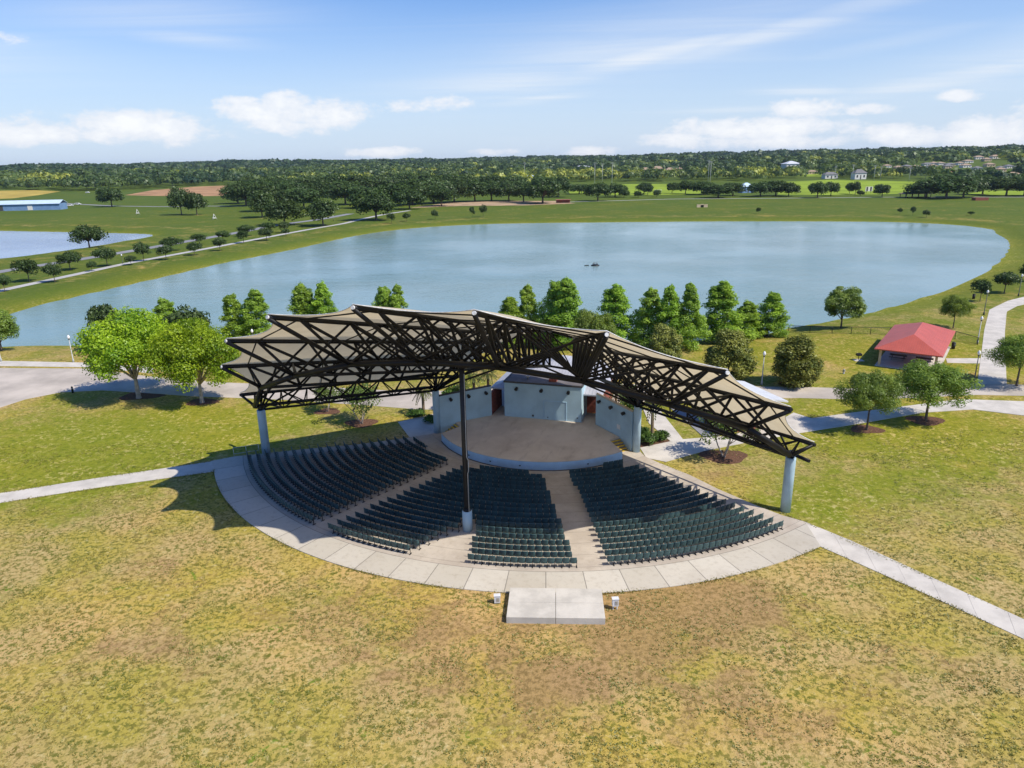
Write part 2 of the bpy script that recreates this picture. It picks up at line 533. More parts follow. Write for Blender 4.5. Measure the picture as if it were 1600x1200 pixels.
def crown(name, m, clumps, per, leaf, up=.35, fill=.45, asp=.6, jit=.6):
    Cs, Ns, rs = [], [], []
    for (c, r) in clumps:
        d = sph(per); d[:, 2] += up * RG.random(per); d /= np.linalg.norm(d, axis=1, keepdims=True)
        q = (fill + (1.15 - fill) * RG.random(per) ** .6)[:, None] * np.asarray(r) * d
        Cs.append(np.asarray(c) + q); Ns.append(d + jit * RG.normal(size=(per, 3)) + np.array([.15, -.1, .55]))
        rs.append(np.clip(RG.normal(.5, .2) + RG.normal(0, .16, per), 0, 1))
    C = np.vstack(Cs); N = np.vstack(Ns); rr = np.concatenate(rs)
    S = leaf * (.6 + .8 * RG.random(len(C)))
    return leafmesh(name, C, N, S, rr, [m], asp)


def limbs(trunk_r, fork, tips, lean=.0, base_n=8, stems=1):
    mb = MB()
    for k in range(stems):
        ox = 0 if stems == 1 else .25 * math.cos(2.1 * k); oy = 0 if stems == 1 else .25 * math.sin(2.1 * k)
        tx, ty = (0, 0) if stems == 1 else (ox * 4, oy * 4)
        mb.tube([(ox * .5, oy * .5, -.15), (ox * .6, oy * .6, .25), (ox + tx * .3, oy + ty * .3, fork * .55), (ox + tx * .6, oy + ty * .6, fork)],
                [trunk_r * 1.5, trunk_r, trunk_r * .85, trunk_r * .7], base_n)
        for i, tp in enumerate(tips):
            if i % stems != k: continue
            tp = np.asarray(tp, float); s = np.array([ox + tx * .6, oy + ty * .6, fork])
            mid = s * .5 + tp * .5 + np.array([0, 0, .12 * np.linalg.norm(tp - s)])
            mb.tube([s - [0, 0, .2], mid, tp], [trunk_r * .55, trunk_r * .33, trunk_r * .1], 6)
    return mb


PROTO = {}


def proto(kind, k, crownmesh, trunkmb, H, W, bark):
    tm = bpy.data.meshes.new(kind + '_trunk')
    tm.from_pydata([tuple(v) for v in trunkmb.v], [], trunkmb.f); tm.polygons.foreach_set('use_smooth', trunkmb.sm); tm.materials.append(bark)
    PROTO.setdefault(kind, []).append((crownmesh, tm, H, W))


def mk_cypress(k):                          # pointed conical crown, 10 m
    cl = []
    sk = RG.normal(0, .12, 2)
    for i in range(150):
        t = .03 + .93 * RG.random() ** .9
        rr = 2.45 * min(1, .6 + 2.4 * t) * (1 - t) ** (.6 + .05 * k) * (1 + .22 * RG.normal())
        a = RG.random() * 6.28; q = rr * (.45 + .55 * RG.random() ** .7)
        cl.append(((q * math.cos(a) + sk[0] * t * 3, q * math.sin(a) + sk[1] * t * 3, 10 * t + .2), np.array([.66, .66, .58]) * (.5 + .7 * (1 - t)) * (.75 + .5 * RG.random())))
    cl.append(((0, 0, 9.6), (.3, .3, .7)))
    cm = crown('cypress_crown', M['leaf_cyp'], cl, 150, .115, .35, .3, .6, .5)
    proto('cypress', k, cm, limbs(.17, 2.0, [(0, 0, 9), (.6, .3, 4), (-.5, .4, 5), (.1, -.6, 6)]), 10.4, 5.2, M['bark'])


def mk_round(kind, k, H, W, base, leaf_m, bark, ncl, per, leaf, clr, trunk_r, shell=.75, stems=1, up=.35, topheavy=0., asp=.6):
    cl = []; hh = (H - base) / 2; cz = base + hh
    for i in range(ncl):
        d = sph(1)[0]
        if d[2] < -.55: d[2] *= -.6
        q = shell + (1 - shell) * RG.random() ** .5 if RG.random() < .8 else .5 * RG.random()
        w = W / 2 * (1 - clr * .8)
        lop = 1 + .16 * math.sin(3 * math.atan2(d[1], d[0]) + k * 2) + .1 * RG.normal()
        c = np.array([d[0] * w * q * lop, d[1] * w * q * lop, cz + d[2] * hh * (1 - clr * .6) * q])
        cl.append((c, W / 2 * clr * (.7 + .6 * RG.random()) * np.array([1, 1, .8])))
    cm = crown(kind + '_crown', leaf_m, cl, per, leaf, up, .4, asp)
    tips = [cl[i][0] for i in range(0, ncl, max(1, ncl // 9))]
    proto(kind, k, cm, limbs(trunk_r, base + hh * .35, tips, stems=stems), H, W, bark)


def mk_magnolia(k):
    cl = []
    for i in range(120):
        t = RG.random(); rr = 2.4 * (math.sin(math.pi * (.10 + .80 * t ** .85)) ** .7) * (1.02 - .35 * t)
        a = RG.random() * 6.28; q = rr * (.55 + .4 * RG.random())
        cl.append(((q * math.cos(a), q * math.sin(a), .45 + 5.3 * t), np.array([.62, .62, .55]) * (.7 + .5 * RG.random())))
    cm = crown('magnolia_crown', M['leaf_mag'], cl, 170, .12, .3, .5, .5)
    proto('magnolia', k, cm, limbs(.12, 1.2, [(0, 0, 5)]), 6.2, 5.0, M['bark'])


for k in range(4): mk_cypress(k)
for k in range(2): mk_round('sycamore', k, 9.5, 9.6, .8, M['leaf_syc'], M['palebark'], 96, 430, .12, .26, .23, .74)
for k in range(2): mk_round('young_oak', k, 7, 7.2, 1.5, M['leaf_yoak'], M['bark'], 96, 330, .095, .22, .13, .55, 1, .3, 0, .45)
for k in range(4): mk_round('oak', k, 11, 14, 1.6, M['leaf_oak'], M['bark'], 56, 110, .42, .30, .38, .7)
for k in range(3): mk_round('park_tree', k, 5, 5.6, 1.3, M['leaf_oak'], M['bark'], 34, 100, .20, .33, .11, .65)
for k in range(2): mk_round('myrtle', k, 5.5, 6, 1.3, M['leaf_myr'], M['palebark'], 44, 75, .13, .22, .07, .45, 4)
for k in range(2): mk_round('maple', k, 9, 6.4, .3, M['leaf_yoak'], M['bark'], 90, 300, .135, .28, .16, .7)
for k in range(2): mk_round('bush', k, 1.4, 2.4, .05, M['leaf_bush'], M['bark'], 22, 80, .10, .35, .03, .6)
for k in range(2): mk_magnolia(k)


def mk_palm(k):
    V = []; rr = []
    for i in range(26):
        a = 6.28 * i / 26 + RG.random() * .3; el = RG.uniform(-.5, 1.1); ln = RG.uniform(1.5, 2.1)
        d = np.array([math.cos(a), math.sin(a)])
        c0 = np.array([0, 0, 4.3])
        for j in range(9):
            t0 = .25 + .75 * j / 9; t1 = t0 + .11
            def pt(t): return c0 + np.array([d[0] * math.cos(el) * ln * t, d[1] * math.cos(el) * ln * t, math.sin(el) * ln * t - 1.0 * t * t * ln * .6])
            p0, p1 = pt(t0), pt(t1); sd = np.array([-d[1], d[0], 0])
            for s in (-1, 1):
                tip = p0 + (sd * s * .55 + np.array([d[0] * .35, d[1] * .35, -.2])) * (1.1 - t0 * .8)
                V += [p0, p0 * .5 + tip * .5 + (p1 - p0) * .5, tip, p0 * .5 + tip * .5 - (p1 - p0) * .2]; rr.append(RG.random())
    cm = quads('palm_fronds', np.array(V), np.array(rr), [M['leaf_palm']])
    tb = MB().tube([(0, 0, -.1), (.03, 0, 1.2), (0, .03, 2.6), (0, 0, 4.3)], [.26, .22, .21, .24], 9)
    proto('palm', k, cm, tb, 5.6, 3.8, M['palmbark'])


for k in range(2): mk_palm(k)


def tree(kind, px, label, cat='tree', group=None, name=None, var=None, w=None, top=None, h=None, zs=None, rz=None):
    """px: photograph position of the foot; top: photograph row of the crown's top; w: crown width in photograph units"""
    b = G(*px); dp = depth(b)
    if h is None:
        d = ray(px[0], top); hd = math.hypot(b[0], b[1]); h = CAMH + d[2] / math.hypot(d[0], d[1]) * hd - b[2]
    vs = PROTO[kind]; cm, tm, H0, W0 = vs[(var if var is not None else random.randrange(len(vs))) % len(vs)]
    W = w * dp / F if w else W0 * h / H0
    r = thing(name or kind + '_tree', label, cat, b, rz if rz is not None else random.random() * 6.28, group)
    r.scale = (W / W0, W / W0, h / H0)
    link('trunk', tm, r); link('crown' if kind != 'palm' else 'frond_crown', cm, r)
    return r


# ------------------------------------------------------------------ the ground
def axis(dense0, dense1, step, far0, far1):
    mid = list(np.arange(dense0, dense1 + .1, step))
    hi = []; s = step; x = dense1
    while x < far1: s *= 1.13; x += s; hi.append(x)
    lo = []; s = step; x = dense0
    while x > far0: s *= 1.13; x -= s; lo.append(x)
    return np.array(lo[::-1] + mid + hi)


gx = axis(-340, 340, 2.5, -7000, 7000); gy = axis(10, 470, 2.5, -300, 7500)
X, Y = np.meshgrid(gx, gy); Z = hz(X.ravel(), Y.ravel())
nx, ny = len(gx), len(gy)
me = bpy.data.meshes.new('ground')
me.vertices.add(nx * ny); me.vertices.foreach_set('co', np.stack([X.ravel(), Y.ravel(), Z], 1).astype(np.float32).ravel())
I = (np.arange(ny - 1)[:, None] * nx + np.arange(nx - 1)[None]).ravel()
Q = np.stack([I, I + 1, I + nx + 1, I + nx], 1)
me.loops.add(Q.size); me.loops.foreach_set('vertex_index', Q.ravel().astype(np.int32))
me.polygons.add(len(Q)); me.polygons.foreach_set('loop_start', np.arange(0, Q.size, 4, dtype=np.int32))
me.polygons.foreach_set('use_smooth', np.ones(len(Q), bool))
xr, yr = X.ravel(), Y.ravel()
sd1 = np.minimum(sdist(SHORE, xr, yr), sdist(POND2, xr, yr))
dry = np.full(xr.shape, .42); lush = np.full(xr.shape, .35); soil = np.zeros(xr.shape)


def blob(arr, px, py, rad, amt, asp=1.0):
    p = P(px, py); arr += amt * np.exp(-(((xr - p[0]) / (rad * asp)) ** 2 + ((yr - p[1]) / rad) ** 2))


near = 1 - sstep(95, 150, yr)
lush += .36 * near
dry += .20 * (1 - sstep(50, 64, yr)) + .10
for b in ((180, 690, 10, -.30, 1.6), (60, 720, 9, -.3, 1.5), (400, 660, 9, -.2, 1.5), (1450, 690, 12, -.24, 1.6), (1330, 640, 8, -.22, 1.5), (1300, 540, 14, -.22, 2.2),
          (1270, 800, 6, -.32, .8), (1550, 560, 10, -.2, 1.5), (300, 870, 6, .06, 2), (830, 1080, 8, .1, 3), (380, 960, 4, -.16, 2), (100, 1130, 6, -.05, 2),
          (1500, 800, 8, -.1, 1.6), (1420, 960, 7, .05, 2), (60, 860, 7, .05, 1.5), (600, 690, 5, .4, 1.5), (1080, 740, 4, .25, 1.5), (1490, 1130, 6, .03, 2)): blob(dry, *b)
for b in ((270, 1000, 4, .18, 2.2), (1040, 945, 3.5, .5, 2.6), (1100, 940, 3, .35, 2), (620, 960, 4, .2, 2.5), (780, 1130, 4, .15, 3), (120, 1010, 4, .15, 2.5), (1180, 1150, 4, .2, 2), (560, 915, 3.5, .2, 2.5), (250, 880, 4, .25, 2), (830, 1060, 4, .15, 3), (1400, 720, 5, .15, 1.5), (1470, 1080, 4, .2, 2),
          (600, 700, 4, .4, 1.6), (520, 1010, 3, .15, 2), (950, 1030, 4, .25, 2.5), (1380, 1010, 4, .15, 2), (700, 1040, 3, .12, 2), (1120, 735, 3, .3, 1.6), (1230, 590, 3, .1, 2)): blob(soil, *b)
far = sstep(110, 170, yr)
dry = dry * (1 - far) + far * .22; lush = lush * (1 - far) + far * .15
bk = np.exp(-np.clip(sd1, 0, 99) / 4.5) * far; dry -= .5 * bk; lush += .42 * bk
mid = np.exp(-((sd1 - 22) / 9) ** 2) * far; dry += .12 * mid; soil += .08 * mid
blob(lush, 1585, 400, 30, .2); blob(lush, 1500, 480, 25, .18)
woods = sstep(520, 700, np.hypot(xr, yr)); dry -= .2 * woods; lush -= .05 * woods
tint = np.stack([dry, lush, soil, np.ones_like(dry)], 1)
at = me.attributes.new('tint', 'FLOAT_COLOR', 'POINT'); at.data.foreach_set('color', np.clip(tint, 0, 1).astype(np.float32).ravel())
me.materials.append(M['ground']); me.update(calc_edges=True)
tag(link('ground', me), kind='structure')

for nm, poly, m in (('pond_water', SHORE, 'water'), ('far_pond_water', POND2, 'water2')):
    c = poly.mean(0); q = poly + (poly - c) / np.linalg.norm(poly - c, axis=1, keepdims=True) * 2.5
    wb = MB(); wb.add([(x, y, WATER) for x, y in q], [tuple(range(len(q)))[::-1] if False else tuple(range(len(q)))])
    tag(wb.build(nm, M[m]), kind='structure')


def slab(name, pts, z, m, thick=.12):
    return tag(MB().prism(pts, z - thick, z).build(name, M[m]), kind='structure')


def segpath(name, far_edge, near_edge, z, m, step=2.6):
    A, B = [np.array([P(*p)[:2] for p in e]) for e in (far_edge, near_edge)]

    def at(q, t):
        ln = np.r_[0, np.cumsum(np.linalg.norm(np.diff(q, axis=0), axis=1))]; x = t * ln[-1]
        return np.array([np.interp(x, ln, q[:, 0]), np.interp(x, ln, q[:, 1])])
    n_ = max(1, int(np.linalg.norm(np.diff(A, axis=0), axis=1).sum() / step)); mb = MB()
    for k in range(n_):
        t0, t1 = (k + .004) / n_, (k + .996) / n_
        mb.prism([at(A, t0), at(A, t1), at(B, t1), at(B, t0)], z - .1, z + random.uniform(-.002, .002))
    mb.prism([at(A, 0), at(A, 1), at(B, 1), at(B, 0)] if len(A) == 2 else list(A) + list(B[::-1]), z - .12, z - .012)
    return tag(mb.build(name, M[m]), kind='structure')


def strip(name, pxs, w, m, dz=.05, step=4.0):
    pts = [G(*p)[:2] for p in pxs]; q = []
    for a, b in zip(pts[:-1], pts[1:]):
        k = max(1, int(np.linalg.norm(b - a) / step)); q += [a + (b - a) * i / k for i in range(k)]
    q.append(pts[-1]); q = np.array(q)
    for _ in range(6): q[1:-1] = (q[:-2] + 2 * q[1:-1] + q[2:]) / 4
    tn = np.gradient(q, axis=0); tn /= np.linalg.norm(tn, axis=1, keepdims=True) + 1e-9; nr = np.stack([-tn[:, 1], tn[:, 0]], 1)
    l, r = q + nr * w / 2, q - nr * w / 2
    zl, zr = hz(l[:, 0], l[:, 1]), hz(r[:, 0], r[:, 1]); zz = np.maximum(zl, zr) + dz
    vs = [(*l[i], zz[i]) for i in range(len(q))] + [(*r[i], zz[i]) for i in range(len(q))]; n = len(q)
    return tag(MB().add(vs, [(n + i, n + i + 1, i + 1, i) for i in range(n - 1)]).build(name, M[m]), kind='structure')


def sheet(name, pxs, m, dz=.06):
    p = [G(*q) for q in pxs]
    return tag(MB().add([(a[0], a[1], a[2] + dz) for a in p], [tuple(range(len(p)))]).build(name, M[m]), kind='structure')


PX = lambda *a: [P(*q)[:2] for q in a]
# near road, paths
ROAD = PX((-120, 565), (0, 575), (140, 576), (230, 588), (334, 597), (470, 603), (605, 610), (680, 611), (730, 610), (800, 600), (1000, 600), (1100, 601), (1165, 604), (1260, 605), (1330, 607), (1420, 605), (1530, 599), (1620, 602), (1620, 619),
          (1525, 617), (1420, 622), (1330, 624), (1250, 622), (1165, 622), (1080, 622), (1000, 628), (900, 632), (700, 640), (655, 640), (580, 634), (447, 625), (376, 622), (300, 619), (210, 613), (160, 610), (95, 613), (40, 624), (0, 637), (-120, 690))
slab('road', ROAD, .02, 'road')
slab('sidewalk', PX((-120, 562), (0, 564), (140, 567), (240, 574), (240, 584), (140, 574), (0, 572), (-120, 563.5)), .035, 'path')
lawn_isl = PX((-60, 625), (0, 617), (14, 609), (19, 605), (14, 602), (0, 600), (-60, 603))
segpath('left_path', [(-200, 801), (0, 771), (160, 746), (332, 721)], [(-200, 816), (0, 786), (160, 761), (336, 737)], .035, 'path')
segpath('right_path', [(1256, 815), (1330, 845), (1450, 900), (1600, 968), (1800, 1062)], [(1281, 854), (1340, 880), (1450, 930), (1600, 999), (1800, 1095)], .035, 'path')
slab('garden_path', PX((1000, 700), (1062, 687), (1130, 682), (1200, 668), (1240, 645), (1268, 654), (1325, 646), (1390, 638), (1500, 624), (1620, 628), (1620, 652), (1520, 640), (1440, 645), (1350, 661), (1255, 676), (1180, 689), (1100, 705), (1040, 722), (1010, 716)), .045, 'path')
slab('service_path', PX((1005, 640), (1030, 640), (1068, 688), (1050, 692), (1014, 662)), .055, 'path')
slab('back_left_path', PX((640, 684), (622, 660), (655, 652), (690, 644), (700, 655), (692, 690), (660, 700)), .045, 'path')
slab('driveway', PX((1040, 632), (1085, 640), (1120, 656), (1150, 672), (1120, 682), (1100, 684), (1062, 650)), .065, 'asphalt')
segpath('lake_walk', [(1527, 600), (1533, 555), (1538, 515), (1546, 484), (1575, 470), (1620, 459)], [(1573, 600), (1571, 560), (1570, 520), (1573, 487), (1590, 478), (1620, 472)], .035, 'path', 3.0)
slab('pavilion_walk', PX((1478, 560), (1532, 560), (1531, 568), (1480, 567)), .028, 'path')
# far side
strip('shore_path', [(-80, 474), (0, 454), (100, 433), (200, 411), (300, 393), (400, 374), (480, 359), (540, 349), (562, 343), (600, 335), (640, 329)], 3.2, 'farpath')
strip('park_road', [(-80, 440), (0, 424), (90, 411), (190, 395), (300, 376), (370, 364), (430, 352), (500, 343), (548, 334)], 5.5, 'asphalt', .07)
strip('far_bank_path', [(800, 318), (950, 314), (1050, 311), (1200, 310), (1400, 308), (1620, 308)], 3.5, 'farpath')
strip('field_road', [(100, 318), (180, 322), (260, 323), (330, 322), (420, 322)], 6, 'asphalt')
sheet('playing_field', [(890, 303), (885, 290), (960, 288), (1090, 287), (1115, 292), (1090, 304), (990, 305)], 'field')
sheet('ball_field', [(1215, 304), (1225, 284), (1300, 281), (1440, 284), (1438, 296), (1405, 303), (1300, 305)], 'field')
sheet('brown_field', [(195, 305), (240, 297), (300, 292), (372, 289), (380, 293), (355, 306), (280, 307)], 'brownfield')
sheet('gold_field', [(-40, 312), (-40, 299), (50, 297), (95, 299), (60, 305), (20, 310)], 'goldfield')
sheet('gold_verge', [(560, 282), (640, 279), (760, 281), (830, 284), (800, 286), (650, 285)], 'goldfield')
sheet('far_sand', [(640, 325), (700, 317), (780, 314), (870, 314), (900, 318), (820, 321), (720, 322)], 'sand')
sheet('far_meadow', [(395, 277), (430, 273), (520, 272), (540, 276), (470, 279)], 'goldfield')
sheet('far_meadow', [(1240, 275), (1290, 269), (1330, 270), (1300, 277)], 'field')
sheet('right_meadow', [(1505, 304), (1540, 298), (1640, 299), (1640, 305), (1560, 306)], 'field')

# amphitheatre floor: apron ring sector and seating floor, its object origin at the rows' common centre
CU, CV = -.65, 3.3


def polar(r, deg): return (CU + r * math.sin(R_(deg)), CV - r * math.cos(R_(deg)))


def floor_poly():
    q = [polar(37.9, a) for a in np.linspace(-51.2, 49.6, 60)]
    right = [toL(P(*p)) for p in ((1258, 816), (1222, 806), (1180, 790), (1120, 764), (1078, 743), (1030, 724), (1008, 714), (1000, 706))]
    left = [toL(P(*p)) for p in ((690, 676), (640, 684), (560, 695), (470, 703), (366, 714), (330, 721))]
    return q + right + [(8, -2), (-8, -2)] + left


fb = MB().prism([(u - CU, v - CV) for u, v in floor_poly()], -.1, .06)
tag(fb.build('amphitheatre_floor', M['floor'], None, None, L(CU, CV), TH), kind='structure')

# ------------------------------------------------------------------ stage
stg = thing('stage', 'low curved concrete stage with pale blue front under canopy', 'stage', L(0, -3, 0), TH)
SO = (0, -3)


def sl(pts): return [(p[0] - SO[0], p[1] - SO[1]) for p in pts]


AC, AR = (.3, -.42), 12.48
arc = [(AC[0] + AR * math.sin(a), AC[1] - AR * math.cos(a)) for a in np.linspace(R_(-54.5), R_(53.5), 48)]
spoly = arc + [(8.5, -5.0), (9.5, -3.95), (6.15, -.62), (6.15, 3.0), (-6.25, 3.0), (-6.25, -.62), (-9.6, -4.0), (-8.6, -5.05)]
MB().prism(sl(spoly), .0, 1.0).build('stage_deck', M['stagefloor'], stg)
fa = MB(); n = len(arc)
o2 = [(AC[0] + (AR + .05) * math.sin(a), AC[1] - (AR + .05) * math.cos(a)) for a in np.linspace(R_(-54.5), R_(53.5), 48)]
fa.add([(p[0] - SO[0], p[1] - SO[1], z) for z in (.02, .985) for p in o2], [(i, i + 1, n + i + 1, n + i) for i in range(n - 1)], True)
fa.build('front_fascia', M['fascia'], stg)
sk = MB().tube([(p[0] - SO[0], p[1] - SO[1], .06) for p in [(AC[0] + (AR + .08) * math.sin(a), AC[1] - (AR + .08) * math.cos(a)) for a in np.linspace(R_(-54), R_(53), 48)]], .07, 6)
sk.build('base_strip', M['trim'], stg)
for a in (-26, -13, 2, 34):
    p = (AC[0] + (AR + .06) * math.sin(R_(a)) - SO[0], AC[1] - (AR + .06) * math.cos(R_(a)) - SO[1])
    MB().lathe([(.07, -.05), (.09, 0), (.07, .05)], 8, (p[0], p[1], .5)).build('outlet', M['black'], stg)
for s in (1, -1):                          # yellow edged steps beside each wing wall
    d = np.array([.714 * s, -.70]); w = np.array([-.70 * s, -.714]); a = np.array([9.5 * s - (0 if s > 0 else .1), -3.95])
    st = MB(); ye = MB()
    for k in range(5):
        z = 1.0 - .2 * (k + .001); p0 = a + d * (.34 * k); p1 = p0 + d * .34
        if z - .2 > -.05:
            q = [p0, p1, p1 + w * 1.42, p0 + w * 1.42]
            st.prism(sl(q), 0, max(z - .2, .06))
            e = [p0 + d * .12, p1 + d * .004, p1 + d * .004 + w * 1.42, p0 + d * .12 + w * 1.42]
            ye.prism(sl(e), max(z - .2, .06) - .05, max(z - .2, .06) + .006)
    so = st.build('stage_steps', M['stepgrey'], stg); ye.build('yellow_nosing', M['yellow'], so)

# stage house: blue block, wings, hip roofed building behind
bh = thing('stage_house', 'blue grey walled stage house with flat dark roof behind stage', 'building', L(0, 0, 0), TH)
MB().box((-.06, 1.2, 2.62), (9.24, 3.4, 5.15)).build('wall', M['stagewall'], bh)
rf = MB().box((-.06, 1.2, 5.27), (9.0, 3.2, .12)).build('roof', M['roofdark'], bh)
cp = MB()
cp.box((-.06, -.47, 5.30), (9.4, .2, .2)).box((-4.68, 1.25, 5.295), (.2, 3.25, .19)).box((4.56, 1.25, 5.295), (.2, 3.25, .19)).box((-.06, 2.95, 5.30), (9.4, .2, .2))
cp.build('coping', M['trim'], rf)
vt = MB().box((.9, .9, 5.45), (.9, .7, .3)).lathe([(.13, .0), (.13, .5), (.18, .52), (.18, .6)], 10, (.9, 1.0, 5.58)); vt.build('duct', M['rooffan'], rf)
MB().lathe([(.1, 0), (.1, .3), (.3, .34), (.25, .42), (.05, .5)], 10, (-2.2, 1.0, 5.3)).build('roof_vent', M['steelgrey'], rf)
dr = MB().box((1.45, -.515, 2.15), (2.55, .04, 2.25)).build('double_door', M['stagewall'], bh)
fr = MB(); fr.box((1.45, -.525, 3.31), (2.75, .07, .06)).box((.13, -.525, 2.14), (.06, .07, 2.28)).box((2.77, -.525, 2.14), (.06, .07, 2.28)).box((1.45, -.54, 2.14), (.03, .03, 2.2))
fr.build('door_frame', M['fascia'], dr)
for x in (-3.15, -.15, 3.05): MB().tube([(x, -.52, 4.62), (x, -.85, 4.5)], [.17, .2], 10).build('wall_light', M['black'], bh)
MB().box((-1.2, -.52, 1.35), (.22, .06, .22)).build('outlet', M['trim'], bh)
MB().box((.6, -.52, 1.3), (.12, .06, .12)).build('outlet', M['trim'], bh)
MB().box((4.1, -.52, 1.5), (.14, .06, .14)).build('outlet', M['trim'], bh)

for s, nm in ((-1, 'left'), (1, 'right')):
    a = np.array([6.25 * s, -.6]); b = np.array([10.95 * s, -5.35]); d = (b - a) / np.linalg.norm(b - a); nn = np.array([-d[1], d[0]]) * s * 1.0
    if nn[1] < 0: nn = -nn
    lab = 'slanting blue grey wing wall left of stage, partly behind the mast' if s < 0 else 'slanting blue grey wing wall right of stage with small white notice'
    w = thing('wing_wall', lab, 'wall', L(*a), TH, 'wing walls flanking the stage')
    q = [a, b, b + nn * .3, a + nn * .3]
    top = [4.6, 4.5]
    vs = [(p[0] - a[0], p[1] - a[1], 0) for p in q] + [(p[0] - a[0], p[1] - a[1], z) for p, z in zip(q, (4.62, 4.5, 4.5, 4.62))]
    MB().add(vs, [(0, 1, 2, 3), (7, 6, 5, 4), (4, 5, 1, 0), (5, 6, 2, 1), (6, 7, 3, 2), (7, 4, 0, 3)]).build('wall_panel', M['stagewall'], w)
    f = -nn
    for t in (.12, .46, .80):
        p = (b - a) * t + f * .02
        MB().tube([(p[0], p[1], 4.02), (p[0] + f[0] * .34, p[1] + f[1] * .34, 3.92)], [.16, .2], 10).build('wall_light', M['black'], w)
    cpv = MB()
    for k, (pp, zz) in enumerate(((0, 4.66), (1, 4.54))): pass
    e0 = nn * .15; L_ = np.linalg.norm(b - a)
    cpv.tube([(e0[0], e0[1], 4.63), ((b - a)[0] + e0[0], (b - a)[1] + e0[1], 4.51)], .17, 4); cpv.build('coping', M['trim'] if s < 0 else M['tanwall'], w)
    if s > 0:
        p = (b - a) * .66 + f * .03
        MB().box((p[0], p[1], 2.1), (.6, .04, .5), math.atan2(d[1], d[0])).build('notice', M['whitewall'], w)
    e = b - a + d * .18 + nn * .15
    MB().tube([(e[0], e[1], 0), (e[0], e[1], 4.4)], .07, 8).build('downpipe', M['black'], w)


def hip(name_root, hu, hv, z0, z1, over, m, root, ridge_u=True, front_cut=0):
    a, b = hu / 2 + over, hv / 2 + over; rl = max(a - b, .01) if ridge_u else 0; rv = max(b - a, .01) if not ridge_u else 0
    vs = [(-a, -b, z0), (a, -b, z0), (a, b, z0), (-a, b, z0), (-rl, -rv, z1), (rl, rv, z1), (-a, -b, z0 - .16), (a, -b, z0 - .16), (a, b, z0 - .16), (-a, b, z0 - .16)]
    fs = ([(0, 1, 5, 4), (1, 2, 5), (2, 3, 4, 5), (3, 0, 4)] if ridge_u else [(0, 1, 4), (1, 2, 5, 4), (2, 3, 5), (3, 0, 4, 5)])
    fs += [(6, 7, 1, 0), (7, 8, 2, 1), (8, 9, 3, 2), (9, 6, 0, 3), (9, 8, 7, 6)]
    return MB().add(vs, fs).build('roof', m, root)


bb = thing('backstage_building', 'red brown building with white ribbed hip roof behind stage house', 'building', L(0, 8.2, 0), TH)
MB().box((0, 1.2, 1.9), (12.4, 7.2, 3.8)).build('wall', M['brick'], bb)
for s in (-1, 1): MB().box((6.4 * s, -6.6, 1.95), (.25, 3.9, 3.7)).build('side_wall', M['brick'], bb)
hip('roof', 12.8, 14.6, 4.1, 6.3, .35, M['lilacroof'], bb, False)
MB().box((3.3, -2.44, 1.1), (1.1, .06, 2.1)).build('door', M['trim'], bb)
MB().box((-3.3, -2.44, 1.1), (1.1, .06, 2.1)).build('door', M['trim'], bb)

rb = thing('restroom_building', 'red walled building with bright white metal roof behind canopy at right', 'building', L(22.1, 6.6, 0), TH + R_(125))
MB().box((0, 0, 1.75), (5.2, 4.2, 3.5)).build('wall', M['brick'], rb)
vs = []
for x in (-4.1, 4.1): vs += [(x, -3.3, 3.6), (x, 0, 4.3), (x, 3.3, 3.6), (x, 3.3, 3.42), (x, 0, 4.12), (x, -3.3, 3.42)]
MB().add(vs, [(0, 1, 7, 6)[::-1], (1, 2, 8, 7)[::-1], (2, 3, 9, 8)[::-1], (3, 4, 10, 9)[::-1], (4, 5, 11, 10)[::-1], (5, 0, 6, 11)[::-1], (0, 1, 4, 5), (1, 2, 3, 4), (6, 7, 10, 11)[::-1], (7, 8, 9, 10)[::-1]]).build('roof', M['whiteroof'], rb)
MB().box((1.2, -2.12, 1.1), (1.1, .06, 2.1)).build('door', M['trim'], rb)
MB().box((-1.2, -2.12, 1.1), (1.1, .06, 2.1)).build('door', M['trim'], rb)

# ------------------------------------------------------------------ canopy
CB = L(0, -15, 0)
can = thing('canopy', 'great fan shaped tan fabric canopy on black steel trusses over seating', 'canopy', CB)
Tp = [(-27.22, -18.5, 7.62), (-24.64, -23.79, 12.23), (-19.95, -28.5, 16.08), (-12.43, -32.98, 19.37), (-4.28, -34.99, 20.81)]
Rp = [(-11.8, -3.8, 6.7), (-9, -4, 9), (-6.5, -3, 10.5), (-4, -2.5, 11.5), (-1.4, -2.2, 12)]
Bp = [(-25.4, -18.9, 6.7), (-21.8, -22.2, 9.95), (-16.03, -25.17, 12.38), (-9.76, -26.6, 14.2), (-3.28, -27.2, 15.0)]
Qp = [(-11.6, -4.6, 5.4), (-9.0, -4.2, 6.7), (-6.5, -3.4, 7.5), (-4, -3.0, 8.0), (-1.4, -2.8, 8.2)]
mir = lambda a: [(-u, v, z) for u, v, z in a[::-1]]
A3 = lambda a: [np.array(L(*q)) for q in a + mir(a)]
TT, RR, BB, QQ = A3(Tp), A3(Rp), A3(Bp), A3(Qp)
COLP = {'L': (-27.0, -15.9), 'R': (25.9, -15.5), 'SL': (-11.4, -5.25), 'SR': (11.5, -5.27)}
lerp = lambda a, b, t: a + (b - a) * t
NP = 6
topn = [[lerp(TT[i], RR[i], k / NP) for k in range(NP + 1)] for i in range(10)]
botn = [[lerp(BB[i], QQ[i], k / NP) for k in range(NP + 1)] for i in range(10)]
